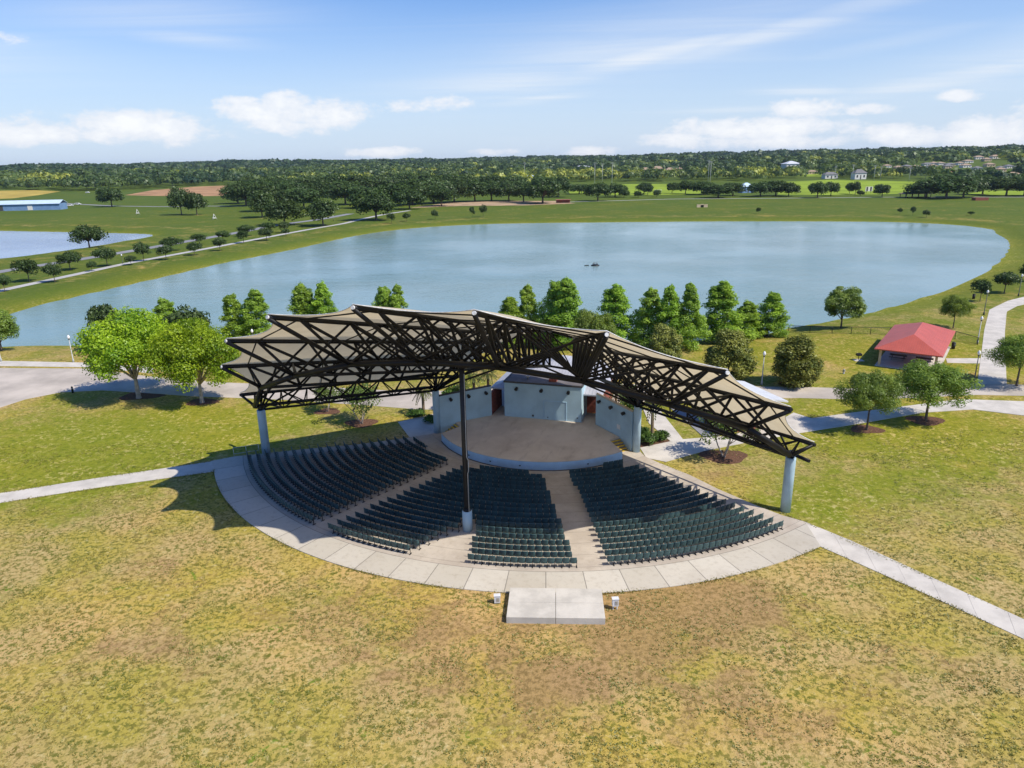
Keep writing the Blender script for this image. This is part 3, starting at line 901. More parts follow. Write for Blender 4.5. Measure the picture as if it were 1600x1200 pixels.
for i in range(10):
    tr = MB(); edge = i in (0, 9)
    tr.tube([TT[i], RR[i]], .19, 8)
    tr.tube([BB[i], QQ[i]], .155 if not edge else .17, 8)
    if not edge:
        tr.tube([TT[i] - np.array([0, 0, .1]), BB[i]], .17, 8)
        for k in range(NP):
            tr.tube([topn[i][k + 1] * .55 + topn[i][k] * .45, botn[i][k]], .13, 6)
            tr.tube([topn[i][k + 1] * .55 + topn[i][k] * .45, botn[i][k + 1]], .13, 6)
    else:
        tr.tube([TT[i], BB[i]], .13, 8)
        for k in range(8):
            a, b = lerp(TT[i], RR[i], (k + .5) / 8), lerp(BB[i], QQ[i], k / 8)
            tr.tube([a, b], .075, 6); tr.tube([a, lerp(BB[i], QQ[i], (k + 1) / 8)], .075, 6)
    tro = tr.build('roof_truss', M['steel'], can, CB)
    cpm = MB(); ax = (TT[i] - RR[i]) / np.linalg.norm(TT[i] - RR[i])
    cpm.tube([TT[i] - ax * .25, TT[i] + ax * .12], [.165, .14], 10); cpm.build('tip_cap', M['cap'] if 0 < i < 8 else M['steel'], tro, CB)
# lateral braces from each truss to its neighbours' feet
br = MB()
for i in range(10):
    for j in (i - 1, i + 1):
        if 0 <= j < 10:
            if 0 < i < 9: br.tube([lerp(TT[i], RR[i], .26), BB[j]], .11, 6)
            if 0 < i < 9:
                br.tube([lerp(TT[i], RR[i], .38), lerp(BB[j], QQ[j], .16)], .10, 6)
                br.tube([lerp(TT[i], RR[i], .62), lerp(BB[j], QQ[j], .44)], .09, 6)
                br.tube([lerp(TT[i], RR[i], .50), lerp(BB[j], QQ[j], .30)], .105, 6)
                br.tube([lerp(TT[i], RR[i], .74), lerp(BB[j], QQ[j], .56)], .085, 6)
br.build('cross_braces', M['steel'], can, CB)
for i in range(9):
    for t, r in ((.09, .06), (.38, .055), (.66, .055)):
        if 0 < i < 8 or t < .5: MB().tube([lerp(TT[i], RR[i], t), lerp(TT[i + 1], RR[i + 1], t)], r, 6).build('purlin', M['steel'], can, CB)
ring = MB()
colt = {k: np.array(L(*v, 5.15)) for k, v in COLP.items()}
chain = [colt['L'] + np.array([0, 0, .35])] + BB + [colt['R'] + np.array([0, 0, .35])]
for a, b in zip(chain[:-1], chain[1:]): ring.tube([a, b], .25, 10)
ring.tube([colt['R'] + np.array([0, 0, .35]), np.array(L(27.2, -17.0, 5.55))], .16, 8)
ring.tube([colt['L'] + np.array([0, 0, .35]), np.array(L(-28.4, -15.3, 5.35))], .16, 8)
ring.build('ring_beam', M['steel'], can, CB)
rear = MB()
for a, b in zip(RR[:-1], RR[1:]): rear.tube([a, b], .13, 8)
for a, b in zip(QQ[:-1], QQ[1:]): rear.tube([a, b], .13, 8)
for i in range(10): rear.tube([RR[i], QQ[i]], .09, 6)
for i in range(9):
    rear.tube([RR[i], QQ[i + 1]], .075, 6)
for s in ('SL', 'SR'):
    j = 0 if s == 'SL' else 9
    rear.tube([colt[s], RR[j]], .16, 8); rear.tube([colt[s] , QQ[j + (1 if j == 0 else -1)]], .12, 6); rear.tube([colt[s], RR[j + (1 if j == 0 else -1)]], .1, 6)
for s in ('SL', 'SR'):
    for j in ((1, 2, 3, 4) if s == 'SL' else (8, 7, 6, 5)):
        rear.tube([colt[s], lerp(BB[j], QQ[j], .80)], .10, 6)
        rear.tube([colt[s], lerp(TT[j], RR[j], .86)], .085, 6)
        rear.tube([lerp(BB[j], QQ[j], .62), lerp(TT[j - 1 if s == 'SL' else j + 1], RR[j - 1 if s == 'SL' else j + 1], .8)], .085, 6)
rear.build('rear_truss', M['steel'], can, CB)
for s, t in (('L', 'SL'), ('R', 'SR')):     # side trusses from the outer to the stage columns
    e = MB(); a, b = colt[s], colt[t]; i = 0 if s == 'L' else 9
    e.tube([a, b], .13, 8); n = 8
    off = np.array(L(0, -1.6, .15)) - np.array(L(0, 0, 0))
    for k in range(n):
        p, q = lerp(a, b, k / n), lerp(a, b, (k + 1) / n); mtop = lerp(TT[i], RR[i], (k + .5) / n)
        m2 = lerp(BB[i], QQ[i], (k + .5) / n)
        e.tube([p, m2], .075, 6); e.tube([m2, q], .075, 6)
        e.tube([p, mtop], .06, 6); e.tube([mtop, q], .06, 6)
    e.tube([a, TT[i]], .11, 6); e.tube([a, BB[1 if i == 0 else 8]], .12, 6); e.tube([a, lerp(TT[i], RR[i], .16)], .1, 6); e.tube([a, lerp(TT[1 if i == 0 else 8], RR[1 if i == 0 else 8], .2)], .11, 6)
    e.tube([a, lerp(BB[1 if i == 0 else 8], QQ[1 if i == 0 else 8], .18)], .1, 6)
    e.build('side_truss', M['steel'], can, CB)
for k, (u, v) in COLP.items():
    r = .44 if k in 'LR' else .40
    c = MB().lathe([(r, 0), (r, 5.0), (r * .96, 5.15)], 24, tuple(L(u, v))).build('column', M['column'], can, CB)
    MB().lathe([(r * .7, 5.15), (r * .55, 5.45), (.2, 5.75)], 12, tuple(L(u, v))).build('column_head', M['steel'], c, CB)
mu, mv = -.13, -26.1
mast = MB().lathe([(.235, 1.8), (.225, 14.8)], 16, tuple(L(mu, mv))).build('mast', M['mast'], can, CB)
MB().lathe([(.42, 0), (.42, 1.85), (.38, 1.92)], 20, tuple(L(mu, mv))).build('pedestal', M['column'], mast, CB)
MB().lathe([(.34, 1.9), (.34, 1.98), (.28, 2.2)], 14, tuple(L(mu, mv))).build('base_plate', M['steel'], mast, CB)
hd = MB(); mt = np.array(L(mu, mv, 14.75))
for j, t in ((4, 0), (5, 0), (4, .2), (5, .2), (3, .1), (6, .1)): hd.tube([mt, lerp(BB[j], QQ[j], t)], .12, 6)
for j in (4, 5): hd.tube([mt, lerp(TT[j], RR[j], .3)], .12, 6)
hd.lathe([(.3, 14.4), (.34, 14.7), (.25, 15.0)], 12, tuple(L(mu, mv))); hd.build('mast_head', M['steel'], mast, CB)
pp = np.array(L(mu + .28, mv - .25))
MB().tube([pp + [0, 0, 1.9], pp + [0, 0, 5.4], pp + [.08, 0, 5.7], pp + [.08, 0, 6.6], pp + [-.05, .05, 6.9], pp + [0, 0, 14.0]], .03, 6).build('cable_conduit', M['palepole'], mast, CB)
# membrane panels: saddle sheets between neighbouring top chords with scalloped front edge
for i in range(9):
    ns, ntt = 14, 16; vs = []; edgeline = []
    span = np.linalg.norm(TT[i + 1] - TT[i])
    for a in range(ntt + 1):
        t = a / ntt; w = 4 * t * (1 - t)
        ln = np.linalg.norm(lerp(RR[i], RR[i + 1], t) - lerp(TT[i], TT[i + 1], t))
        s0 = .20 * span * (w ** .9) / ln
        for b in range(ns + 1):
            s = s0 + (1.12 - s0) * b / ns
            p = lerp(lerp(TT[i], RR[i], s), lerp(TT[i + 1], RR[i + 1], s), t)
            sp_ = np.linalg.norm(lerp(TT[i + 1], RR[i + 1], s) - lerp(TT[i], RR[i], s))
            p = p + np.array([0, 0, .24 - .035 * sp_ * w + lerp(-.3 if i == 0 else .3, -.3 if i == 8 else .3, t) * math.sin(math.pi * s)])
            vs.append(p)
            if b == 0: edgeline.append(p)
    fs = [(a * (ns + 1) + b, a * (ns + 1) + b + 1, (a + 1) * (ns + 1) + b + 1, (a + 1) * (ns + 1) + b) for a in range(ntt) for b in range(ns)]
    po = MB().add(vs, fs, True).build('membrane_panel', M['fabric'], can, CB)
    MB().tube(edgeline, .032, 6).build('edge_hem', M['cap'], po, CB)

# ------------------------------------------------------------------ seats
LN = lambda a, b: (np.array(a, float), np.array(b, float))


def edge_angle(line, r):                    # angle (deg) where a straight aisle edge meets radius r
    a, b = line
    lo, hi = -1.5, 1.8
    rad = lambda t: math.hypot(*(a + (b - a) * t - np.array([CU, CV])))
    for _ in range(40):
        m_ = (lo + hi) / 2
        if rad(m_) > r: lo = m_
        else: hi = m_
    q = a + (b - a) * lo - np.array([CU, CV])
    return math.degrees(math.atan2(q[0], -q[1]))


E_LO = LN((-28.6, -17.6), (-13.3, -8.6)); E_LI = LN((-13.4, -29.07), (-6.4, -12.6))
E_ML = LN((-11.7, -29.49), (-4.9, -15.0)); E_MR = LN((10.2, -29.8), (3.75, -15.0))
E_RI = LN((12.07, -28.93), (6.0, -14.0)); E_RO = LN((25.93, -19.27), (11.9, -10.2))
W_L = LN((-3.3, -31.3), (-.95, -26.9)); W_R = LN((1.75, -31.5), (.75, -27.2))
SEATP = .565
seat_list = []                              # (u, v, deg, block, row from back, index from its right-hand end)
for row in range(20):
    r = 34.35 - .905 * row
    secs = [('left', E_LO, E_LI), ('right', E_RI, E_RO)]
    if row < 8: secs += [('middle left', E_ML, W_L), ('middle', W_R, E_MR)]
    else: secs += [('middle', E_ML, E_MR)]
    for nm, ea, eb in secs:
        a0, a1 = edge_angle(ea, r), edge_angle(eb, r)
        if row == 19:
            if nm == 'left': a0 += 2; a1 = a0 + 10
            elif nm == 'right': a0 = a1 - 9
            else: continue
        if row == 18 and nm == 'middle': a0 += 4.5; a1 -= 3.5
        if row == 18 and nm == 'right': a1 -= 3
        da = math.degrees(SEATP / r); n_ = int((a1 - a0) / da); st = (a0 + a1) / 2 - da * (n_ - 1) / 2
        for j in range(n_):
            u, v = polar(r, st + da * j)
            if math.hypot(u - mu, v - mv) < .85: continue
            seat_list.append((u, v, st + da * j, nm, row, j, n_))


def seat_parts():
    back = MB(); n = 6
    prof = [(-.25, .40, .03), (-.272, .58, .0), (-.268, .85, -.03), (-.21, .93, -.045)]
    vs = []
    for z_i, (hw, z, yy) in enumerate(prof):
        for k in range(n + 1):
            x = -hw + 2 * hw * k / n if False else hw - 2 * hw * k / n
            bow = .055 * (x / .25) ** 2
            vs.append((x, -.20 + yy + bow, z))
    m_ = len(prof)
    off = len(vs); vs += [(x, y + .035, z) for x, y, z in vs]
    fs = []
    for i in range(m_ - 1):
        for k in range(n):
            q = i * (n + 1) + k; fs += [(q, q + 1, q + n + 2, q + n + 1), (off + q + n + 1, off + q + n + 2, off + q + 1, off + q)]
    for k in range(n):
        fs += [(k + 1, k, off + k, off + k + 1)]; q = (m_ - 1) * (n + 1) + k; fs += [(q, q + 1, off + q + 1, off + q)]
    for i in range(m_ - 1):
        q = i * (n + 1); fs += [(q, q + n + 1, off + q + n + 1, off + q)]; q += n; fs += [(q + n + 1, q, off + q, off + q + n + 1)]
    back.add(vs, fs, True)
    pan = MB().box((0, .03, .44), (.47, .40, .05)).box((0, -.155, .475), (.46, .04, .06))
    leg = MB().box((.275, -.06, .26), (.035, .06, .52)).box((.275, -.02, .03), (.06, .34, .05)).box((.275, .0, .60), (.05, .30, .035)).box((.275, -.13, .53), (.03, .04, .18))
    return back, pan, leg


bk_, pn_, lg_ = seat_parts()
# the faces of a seat look towards the stage: local +Y is forward
order = sorted(range(len(seat_list)), key=lambda i: depth(L(seat_list[i][0], seat_list[i][1])))
near_set = set(order[:300])
s_root = None
blocks = {'left': 'left', 'right': 'right', 'middle left': 'narrow middle-left', 'middle': 'middle'}
cnt_end = {}
for i in order:
    u, v, dg, nm, row, j, n_ = seat_list[i]
    if i not in near_set: continue
    from_right = nm in ('middle left', 'left')
    k = (n_ - j) if from_right else (j + 1)
    endw = 'counted from its right end' if from_right else 'counted from its left end'
    rw = 'back row' if row == 0 else 'row %s from the back' % ordn(row + 1)
    lab = 'dark green seat %s from %s end, %s, %s block' % (ordn(k), 'right' if from_right else 'left', 'back row' if row == 0 else ordn(row + 1) + ' row from back', blocks[nm])
    loc = L(u, v, .06)
    if s_root is None:
        s_root = thing('stadium_seat', lab, 'seat', loc, TH + R_(dg), 'fixed seats in the curved back rows')
        KIDS[s_root.name] = [bk_.build('backrest', M['seat'], s_root), pn_.build('seat', M['seat'], s_root), lg_.build('leg', M['seatleg'], s_root)]
    else:
        c = copy_tree(s_root); c.location = tuple(loc); c.rotation_euler = (0, 0, TH + R_(dg)); c['label'] = lab
sv = [np.array(m_.v) for m_ in (bk_, pn_, lg_)]; sf = [m_.f for m_ in (bk_, pn_, lg_)]
vv = []; ff = []; mi = []; o_ = 0
for i in order[300:]:
    u, v, dg, *_ = seat_list[i]; a = TH + R_(dg); ca, sa = math.cos(a), math.sin(a); p = L(u, v, .06)
    for kk in range(3):
        w = sv[kk]; vv.append(np.stack([w[:, 0] * ca - w[:, 1] * sa, w[:, 0] * sa + w[:, 1] * ca, w[:, 2]], 1) + p)
        ff += [tuple(q + o_ for q in f) for f in sf[kk]]; mi += [0 if kk < 2 else 1] * len(sf[kk]); o_ += len(w)
me = bpy.data.meshes.new('stadium_seats'); me.from_pydata([tuple(q) for q in np.vstack(vv)], [], ff)
me.materials.append(M['seat']); me.materials.append(M['seatleg']); me.polygons.foreach_set('material_index', mi)
tag(link('stadium_seats', me), 'mass of dark green seats in the shaded front rows', 'seats', None, 'stuff')

# ------------------------------------------------------------------ things around the seating
pc = [P(797, 927)[:2], P(940, 929)[:2], P(946, 976)[:2], P(791, 974)[:2]]
pl = thing('mixing_platform', 'square raised concrete slab on lawn behind the back walkway', 'platform', (*np.mean(pc, 0), 0))
o0 = np.array([*np.mean(pc, 0), 0])
ce = np.mean(pc, 0); e1 = (pc[0] + pc[1]) / 2; e2 = (pc[2] + pc[3]) / 2; f1 = (pc[0] + pc[3]) / 2; f2 = (pc[1] + pc[2]) / 2; gp = .012
for quad, ux, uy in (((pc[0], e1, ce, f1), 1, 1), ((e1, pc[1], f2, ce), -1, 1), ((ce, f2, pc[2], e2), -1, -1), ((f1, ce, e2, pc[3]), 1, -1)):
    q = np.array(quad); c = q.mean(0); q = c + (q - c) * .991
    MB().prism(q, -.1, .48).build('slab_quarter', M['plat'], pl, o0)
for x, y, hh, lab in ((777, 942, .55, 'small pale grey utility box on lawn left of the concrete slab'), (961, 952, .8, 'taller pale grey utility box on legs right of the concrete slab')):
    b = P(x, y); r = thing('utility_box', lab, 'utility box', b, .05, 'utility boxes beside the slab')
    MB().box((0, 0, hh - .2), (.42, .3, .55)).build('cabinet', M['boxgrey'], r)
    MB().box((0, 0, hh + .09), (.48, .36, .035)).build('lid', M['boxgrey'], r)
    for sx in (-.14, .14): MB().box((sx, 0, (hh - .4) / 2), (.07, .07, hh - .38)).build('leg', M['boxgrey'], r)
    MB().box((.05, -.16, hh - .2), (.2, .02, .3)).build('door', M['galv'], r)

a, b = P(366, 714), P(405, 708)
rl = thing('handrail', 'low galvanised handrail beside the left canopy column', 'railing', a)
dd = (b - a)
for t in (0, .5, 1): MB().tube([a + dd * t, a + dd * t + [0, 0, 1.05]], .028, 6).build('post', M['galv'], rl, a)
MB().tube([a + [0, 0, 1.05], b + [0, 0, 1.05]], .028, 6).build('top_rail', M['galv'], rl, a)
MB().tube([a + [0, 0, .35], b + [0, 0, .35]], .022, 6).build('lower_rail', M['galv'], rl, a)


# lamp posts
def lamp(px, top, label, mpole='lamppole'):
    b = G(*px); d = ray(px[0], top); hd = math.hypot(b[0], b[1]); h = CAMH + d[2] / math.hypot(d[0], d[1]) * hd - b[2]
    r = thing('lamp_post', label, 'street lamp', b, 0, 'lamp posts along the lakeside paths')
    MB().lathe([(.16, 0), (.14, .5), (.075, .6), (.055, h - .75)], 10).build('pole', M[mpole], r)
    MB().lathe([(.07, h - .75), (.13, h - .68), (.12, h - .55)], 10).build('fitter', M['lamppole'], r)
    MB().lathe([(.12, h - .55), (.21, h - .38), (.2, h - .2), (.1, h - .02), (.03, h + .06)], 12).build('globe', M['globe'], r)


for a in (((115, 566), 523, 'white globed lamp post by pond left of the yellow-green trees', 'palepole'), ((2, 565), 530, 'white globed lamp post at left edge beside pond sidewalk', 'palepole'),
          ((399, 560), 514, 'white globed lamp post rising just behind left canopy tip'), ((1190, 601), 549, 'white globed lamp post between the two magnolias', 'palepole'),
          ((1527, 537), 494, 'white globed lamp post beside the lake walk behind pavilion', 'palepole'), ((1521, 601), 547, 'lamp post on walk corner right of the red pavilion'),
          ((1537, 492), 453, 'lamp post where the lake walk bends, near young tree'), ((1591, 463), 428, 'farthest lamp post at right edge above the lake walk'),
          ((192, 412), 397, 'small white lamp post between shore path and park road'), ((521, 345), 337, 'tiny white lamp post beside shore path near oaks')): lamp(*a)
b = P(114, 614)
r = thing('bollard', 'short black bollard at road edge left of the mulch bed', 'bollard', b)
MB().lathe([(.13, 0), (.13, .8), (.1, .92), (.02, .98)], 12).build('post', M['black'], r)
MB().lathe([(.135, .62), (.135, .7)], 12).build('band', M['galv'], r)


# picnic pavilion
def pav():
    fl, fr_, bl = P(1371, 546, 2.6), P(1479, 559, 2.6), P(1393, 508, 2.6)
    c = (fr_ + bl) / 2; e = (fr_ - fl); wd = np.linalg.norm(e[:2]); dp_ = np.linalg.norm((bl - fl)[:2]); rz = math.atan2(e[1], e[0])
    c[2] = 0
    r = thing('picnic_pavilion', 'open picnic pavilion with red ribbed metal hip roof', 'pavilion', c, rz)
    hip('roof', wd - .1, dp_ - .1, 2.7, 4.5, .05, M['redroof'], r, wd > dp_)
    for sx in (-1, 1):
        for sy in (-1, 0, 1):
            if sy == 0 : continue
            MB().box((sx * (wd / 2 - .8), sy * (dp_ / 2 - .8), 1.28), (.32, .32, 2.55)).build('post', M['tanwall'], r)
    MB().box((0, 0, .03), (wd - .6, dp_ - .6, .14)).build('floor_slab', M['path'], r)
    return c, rz, wd, dp_


pc_, prz, pw, pd = pav()


def picnic(u, v, label):
    ca, sa = math.cos(prz), math.sin(prz)
    r = thing('picnic_table', label, 'picnic table', (pc_[0] + u * ca - v * sa, pc_[1] + u * sa + v * ca, .1), prz, 'picnic tables in the pavilion')
    MB().box((0, 0, .74), (2.3, .75, .06)).build('table_top', M['black'], r)
    for s in (-1, 1): MB().box((0, .72 * s, .44), (2.3, .28, .05)).build('bench', M['black'], r)
    for s in (-.8, .8): MB().tube([(s, -.75, 0), (s, -.2, .7)], .03, 6).tube([(s, .75, 0), (s, .2, .7)], .03, 6).tube([(s, -.8, .4), (s, .8, .4)], .03, 6).build('leg', M['black'], r)


picnic(-pw * .2, -pd * .2, 'black picnic table under red roof, near the left post')
picnic(pw * .2, -pd * .2, 'black picnic table under red roof, near the right post')
picnic(-pw * .2, pd * .18, 'black picnic table deeper under red roof, at left')
picnic(pw * .2, pd * .18, 'black picnic table deeper under red roof, at right')
b = G(1341, 563)
r = thing('park_grill', 'black charcoal grill on a small pad left of pavilion', 'grill', b)
MB().box((0, 0, .02), (1.4, 1.2, .08)).build('pad', M['path'], r)
MB().tube([(0, 0, 0), (0, 0, .75)], .05, 8).build('post', M['black'], r)
MB().box((0, 0, .9), (.75, .55, .3)).box((0, .1, 1.08), (.7, .1, .1)).build('firebox', M['black'], r)
b = G(1318, 584)
r = thing('hydrant', 'small grey standpipe in the grass below pavilion', 'standpipe', b)
MB().lathe([(.16, 0), (.16, .08), (.11, .1), (.11, .5), (.15, .52), (.13, .62), (.04, .7)], 10).build('barrel', M['steelgrey'], r)
MB().tube([(-.22, 0, .4), (.22, 0, .4)], .06, 8).build('nozzle', M['steelgrey'], r)
for px, lab in (((1489, 545), 'black litter bin at right side of the red pavilion'), ((1521, 467), 'dark litter bin near lamp post beside the lake walk')):
    r = thing('litter_bin', lab, 'litter bin', G(*px), 0, 'litter bins in the park')
    MB().lathe([(.26, 0), (.3, .9)], 12).build('body', M['black'], r)
    MB().lathe([(.32, .9), (.3, 1.0), (.12, 1.12)], 12).build('lid', M['black'], r)


def fence(pxs, label, h=1.25, gap=2.6):
    pts = [G(*p) for p in pxs]; r = thing('chain_link_fence', label, 'fence', pts[0]); o = pts[0]
    for a, b in zip(pts[:-1], pts[1:]):
        n_ = max(1, int(np.linalg.norm(b - a) / gap))
        for k in range(n_ + 1):
            if k == n_ and b is not pts[-1]: continue
            p = lerp(a, b, k / n_); MB().tube([p, p + [0, 0, h]], .055, 6).build('fence_post', M['black'], r, o)
        rl = MB(); rl.tube([a + [0, 0, h], b + [0, 0, h]], .045, 5); rl.tube([a + [0, 0, .08], b + [0, 0, .08]], .016, 4)
        rl.build('rail', M['black'], r, o)
        wr = MB(); nn_ = max(2, int(np.linalg.norm(b - a) / .22))
        for k in range(nn_):
            p, q = lerp(a, b, k / nn_), lerp(a, b, min(1, (k + 3) / nn_))
            wr.tube([p + [0, 0, .1], q + [0, 0, h]], .009, 3, False); wr.tube([p + [0, 0, h], q + [0, 0, .1]], .009, 3, False)
        wr.build('mesh_wire', M['black'], r, o)


fence([(1232, 519), (1300, 521), (1390, 523), (1492, 529), (1527, 539)], 'black chain link fence on the shore behind the red pavilion')

# planting --------------------------------------------------------
tree('sycamore', (217, 622), 'largest bright yellow-green tree, left of its twin beside the road', group='yellow-green trees by the road', w=146, top=484, var=0, rz=.4)
tree('sycamore', (316, 629), 'bright yellow-green tree closest to left canopy tip, right of its twin', group='yellow-green trees by the road', w=128, top=498, var=1, rz=2)
cyp = [(262, 538, 463, 40, 'dark cypress peeping over the largest yellow-green tree'), (375, 540, 457, 40, 'dark cypress left of a close twin behind left canopy tip'), (405, 541, 450, 44, 'dark cypress right of a close twin behind left canopy tip'),
       (480, 538, 440, 50, 'cypress, broader left one of pair above left canopy edge'), (513, 540, 437, 38, 'cypress, narrow right one of pair above left canopy edge'), (600, 538, 447, 40, 'cypress, left one of pair above the highest canopy edge'),
       (625, 538, 443, 36, 'cypress, right one of pair above the highest canopy edge'), (795, 542, 463, 44, 'short cypress directly right of the canopy peak'), (826, 540, 443, 38, 'slim cypress left of the tallest cypress pair'),
       (862, 542, 438, 44, 'tall bright cypress, left of the tallest pair by pond'), (884, 544, 432, 52, 'tallest bright cypress by pond right of canopy peak'), (960, 542, 443, 56, 'broad bright cypress standing alone between pair and yellow shrubs'),
       (1013, 543, 448, 46, 'cypress left of three overlapping cypresses above right canopy'), (1044, 545, 443, 40, 'middle one of three overlapping cypresses above right canopy'), (1073, 545, 440, 42, 'right one of three overlapping cypresses above right canopy'),
       (1126, 535, 438, 60, 'broad pointed cypress above the middle magnolia'), (1162, 530, 468, 40, 'low cypress tucked between two taller ones at right'), (1198, 525, 455, 44, 'rightmost cypress of the pond row')]
for i, (x, y, t, w, lab) in enumerate(cyp): tree('cypress', (x, y), lab, group='cypresses along the near shore', w=w * 1.45, top=t - 1, var=i)
tree('maple', (1314, 512), 'lone green tree at water edge left of red pavilion', w=58, top=443, var=0)
tree('maple', (3, 548), 'green tree cut by left picture edge beside pond', w=58, top=478, var=1)
tree('park_tree', (172, 548), 'olive tree top showing above left yellow-green tree', w=52, top=471)
tree('park_tree', (303, 548), 'broad grey-green tree between pond and yellow-green trees', w=66, top=479)
tree('maple', (915, 575), 'light green tree behind canopy right of tall cypress pair', w=44, top=478)
tree('maple', (940, 578), 'yellowish tree behind canopy below the lone broad cypress', w=46, top=484)
for x, y, t, w, lab in ((1036, 582, 508, 58, 'magnolia half hidden behind right canopy edge'), (1137, 592, 515, 70, 'olive brown magnolia directly behind right canopy edge, left of lamp'), (1241, 602, 525, 72, 'olive brown magnolia standing clear, right of lamp post')):
    tree('magnolia', (x, y), lab, group='magnolias on the lawn', w=w * 1.17, top=t - 1)
tree('young_oak', (1354, 672), 'young oak at garden path, left of a larger oak', w=96, top=577, var=0)
tree('young_oak', (1446, 658), 'larger airy oak in front of the red pavilion', w=124, top=562, var=1)
tree('young_oak', (1588, 603), 'oak cut by right picture edge beside lake walk', w=96, top=520, var=0)
tree('young_oak', (1489, 513), 'small round oak behind pavilion beside lake walk', w=50, top=460, var=1)
tree('park_tree', (1531, 471), 'small dark tree near bin where lake walk bends', w=32, top=436)
tree('park_tree', (1569, 458), 'small dark spreading tree left of farthest lamp post', w=40, top=424)
tree('park_tree', (1606, 440), 'dark tree cut by right picture edge above lake walk', w=34, top=410)
tree('myrtle', (1131, 714), 'many stemmed crape myrtle under the right canopy wing', w=104, top=636, var=0)
tree('myrtle', (565, 662), 'leafy crape myrtle under left canopy wing, nearer one', w=84, top=598, var=1)
tree('myrtle', (512, 643), 'small crape myrtle under left canopy wing, farther one', w=56, top=600, var=0)
for x, y, t, w, lab in ((662, 648, 598, 40, 'palm left of the left stage column'), (741, 628, 575, 40, 'palm behind left wing wall near the mast'), (763, 622, 570, 38, 'palm behind left wing wall next to stage house'), (725, 640, 590, 34, 'short palm behind left wing wall, hidden by mast'),
                        (1018, 688, 600, 44, 'rough trunked palm beside right stage column'), (962, 655, 588, 40, 'palm behind the right wing wall')):
    tree('palm', (x, y), lab, 'palm', 'palms around the stage', w=w, top=t)
for x, y, w, h, lab in ((1010, 692, 36, 1.2, 'bright green bush at foot of palm by right stage column'), (1030, 688, 34, 1.0, 'low bush right of the rough trunked palm'), (1003, 682, 26, 1.1, 'bush against the right stage column'),
                        (672, 660, 26, .9, 'low dark bush beside left stage column'), (652, 650, 34, .8, 'low bush left of the left stage column'), (985, 648, 50, 3.4, 'tall yellowish bush behind right wing wall'), (708, 640, 40, 3.0, 'tall bush behind left wing wall')):
    tree('bush', (x, y), lab, 'bush', 'bushes around the stage', w=w, h=h)


def mulch(px, rx, ry, z=.012):
    c = P(*px); rgn = random.Random(px[0]); q = []
    for k in range(28):
        a = 6.283 * k / 28; s = 1 + .12 * math.sin(3 * a + px[0]) + .08 * rgn.random()
        q.append((c[0] + rx * s * math.cos(a), c[1] + ry * s * math.sin(a)))
    tag(MB().add([(x, y, z) for x, y in q], [tuple(range(28))]).build('mulch_bed', M['mulch']), kind='structure')


for i, a in enumerate((((222, 618), 3.6, 2.4), ((316, 628), 2.6, 1.8), ((565, 661), 2.4, 1.8), ((512, 643), 2.0, 1.5), ((1131, 713), 3.0, 2.3), ((1354, 671), 2.3, 1.7), ((1446, 657), 2.6, 2.0),
                       ((1016, 690), 3.0, 2.6), ((1240, 600), 2.6, 2.2), ((1137, 591), 2.6, 2.2), ((668, 662), 3, 3))): mulch(a[0], a[1] * .78, a[2] * .78, .012 + .0011 * i)

# lakeside rows on the left bank
rowt = [(8, 456, 24, 428), (46, 440, 42, 404), (86, 441, 28, 411), (110, 422, 38, 393), (168, 416, 33, 386), (225, 408, 25, 378), (260, 406, 27, 383), (268, 392, 35, 371), (304, 399, 23, 379), (312, 382, 27, 365), (344, 392, 23, 371),
        (349, 377, 25, 360), (381, 380, 20, 359), (385, 369, 30, 351), (417, 376, 24, 356), (421, 364, 26, 347), (445, 364, 20, 346), (144, 424, 16, 408), (205, 414, 19, 399), (447, 369, 13, 357)]
for i, (x, y, w, t) in enumerate(sorted(rowt)):
    tree('park_tree', (x, y), 'small round tree between shore path and park road, %s from left' % ordn(i + 1), group='young trees between the two left paths', w=w, top=t, name='park_tree')
single = [('oak', 140, 387, 50, 352, 'lone oak at edge of the small left pond'), ('oak', 175, 323, 40, 292, 'lone oak beside field road near blue barn'), ('oak', 284, 336, 34, 293, 'left oak of a close pair on the left meadow'), ('oak', 308, 336, 32, 299, 'right oak of a close pair on the left meadow'),
          ('oak', 445, 352, 66, 314, 'spreading oak beside park road, left of the path oaks'), ('oak', 505, 353, 54, 312, 'spreading oak between park road and shore path'), ('oak', 588, 344, 70, 300, 'large oak where shore path meets the grove'),
          ('park_tree', 612, 349, 15, 333, 'tiny round tree just right of the large path oak'), ('park_tree', 635, 346, 13, 333, 'tiny round tree second right of the large path oak'), ('park_tree', 680, 343, 12, 328, 'tiny dark tree alone on far bank left of centre'),
          ('park_tree', 738, 341, 10, 322, 'tiny dark tree, slimmer of a pair on far bank'), ('park_tree', 755, 339, 13, 320, 'tiny dark tree, fuller of a pair on far bank'), ('park_tree', 1185, 334, 9, 324, 'tiny lone tree on the far bank right of centre'),
          ('park_tree', 1406, 335, 8, 325, 'tiny shrubby tree, left of three on far right bank'), ('park_tree', 1426, 337, 9, 322, 'tiny upright tree, middle of three on far right bank'), ('park_tree', 1447, 340, 12, 328, 'tiny round tree, right of three on far right bank'), ('park_tree', 1517, 337, 11, 330, 'low tiny bush on far right bank')]
for k, x, y, w, t, lab in single: tree(k, (x, y), lab, w=w, top=t)
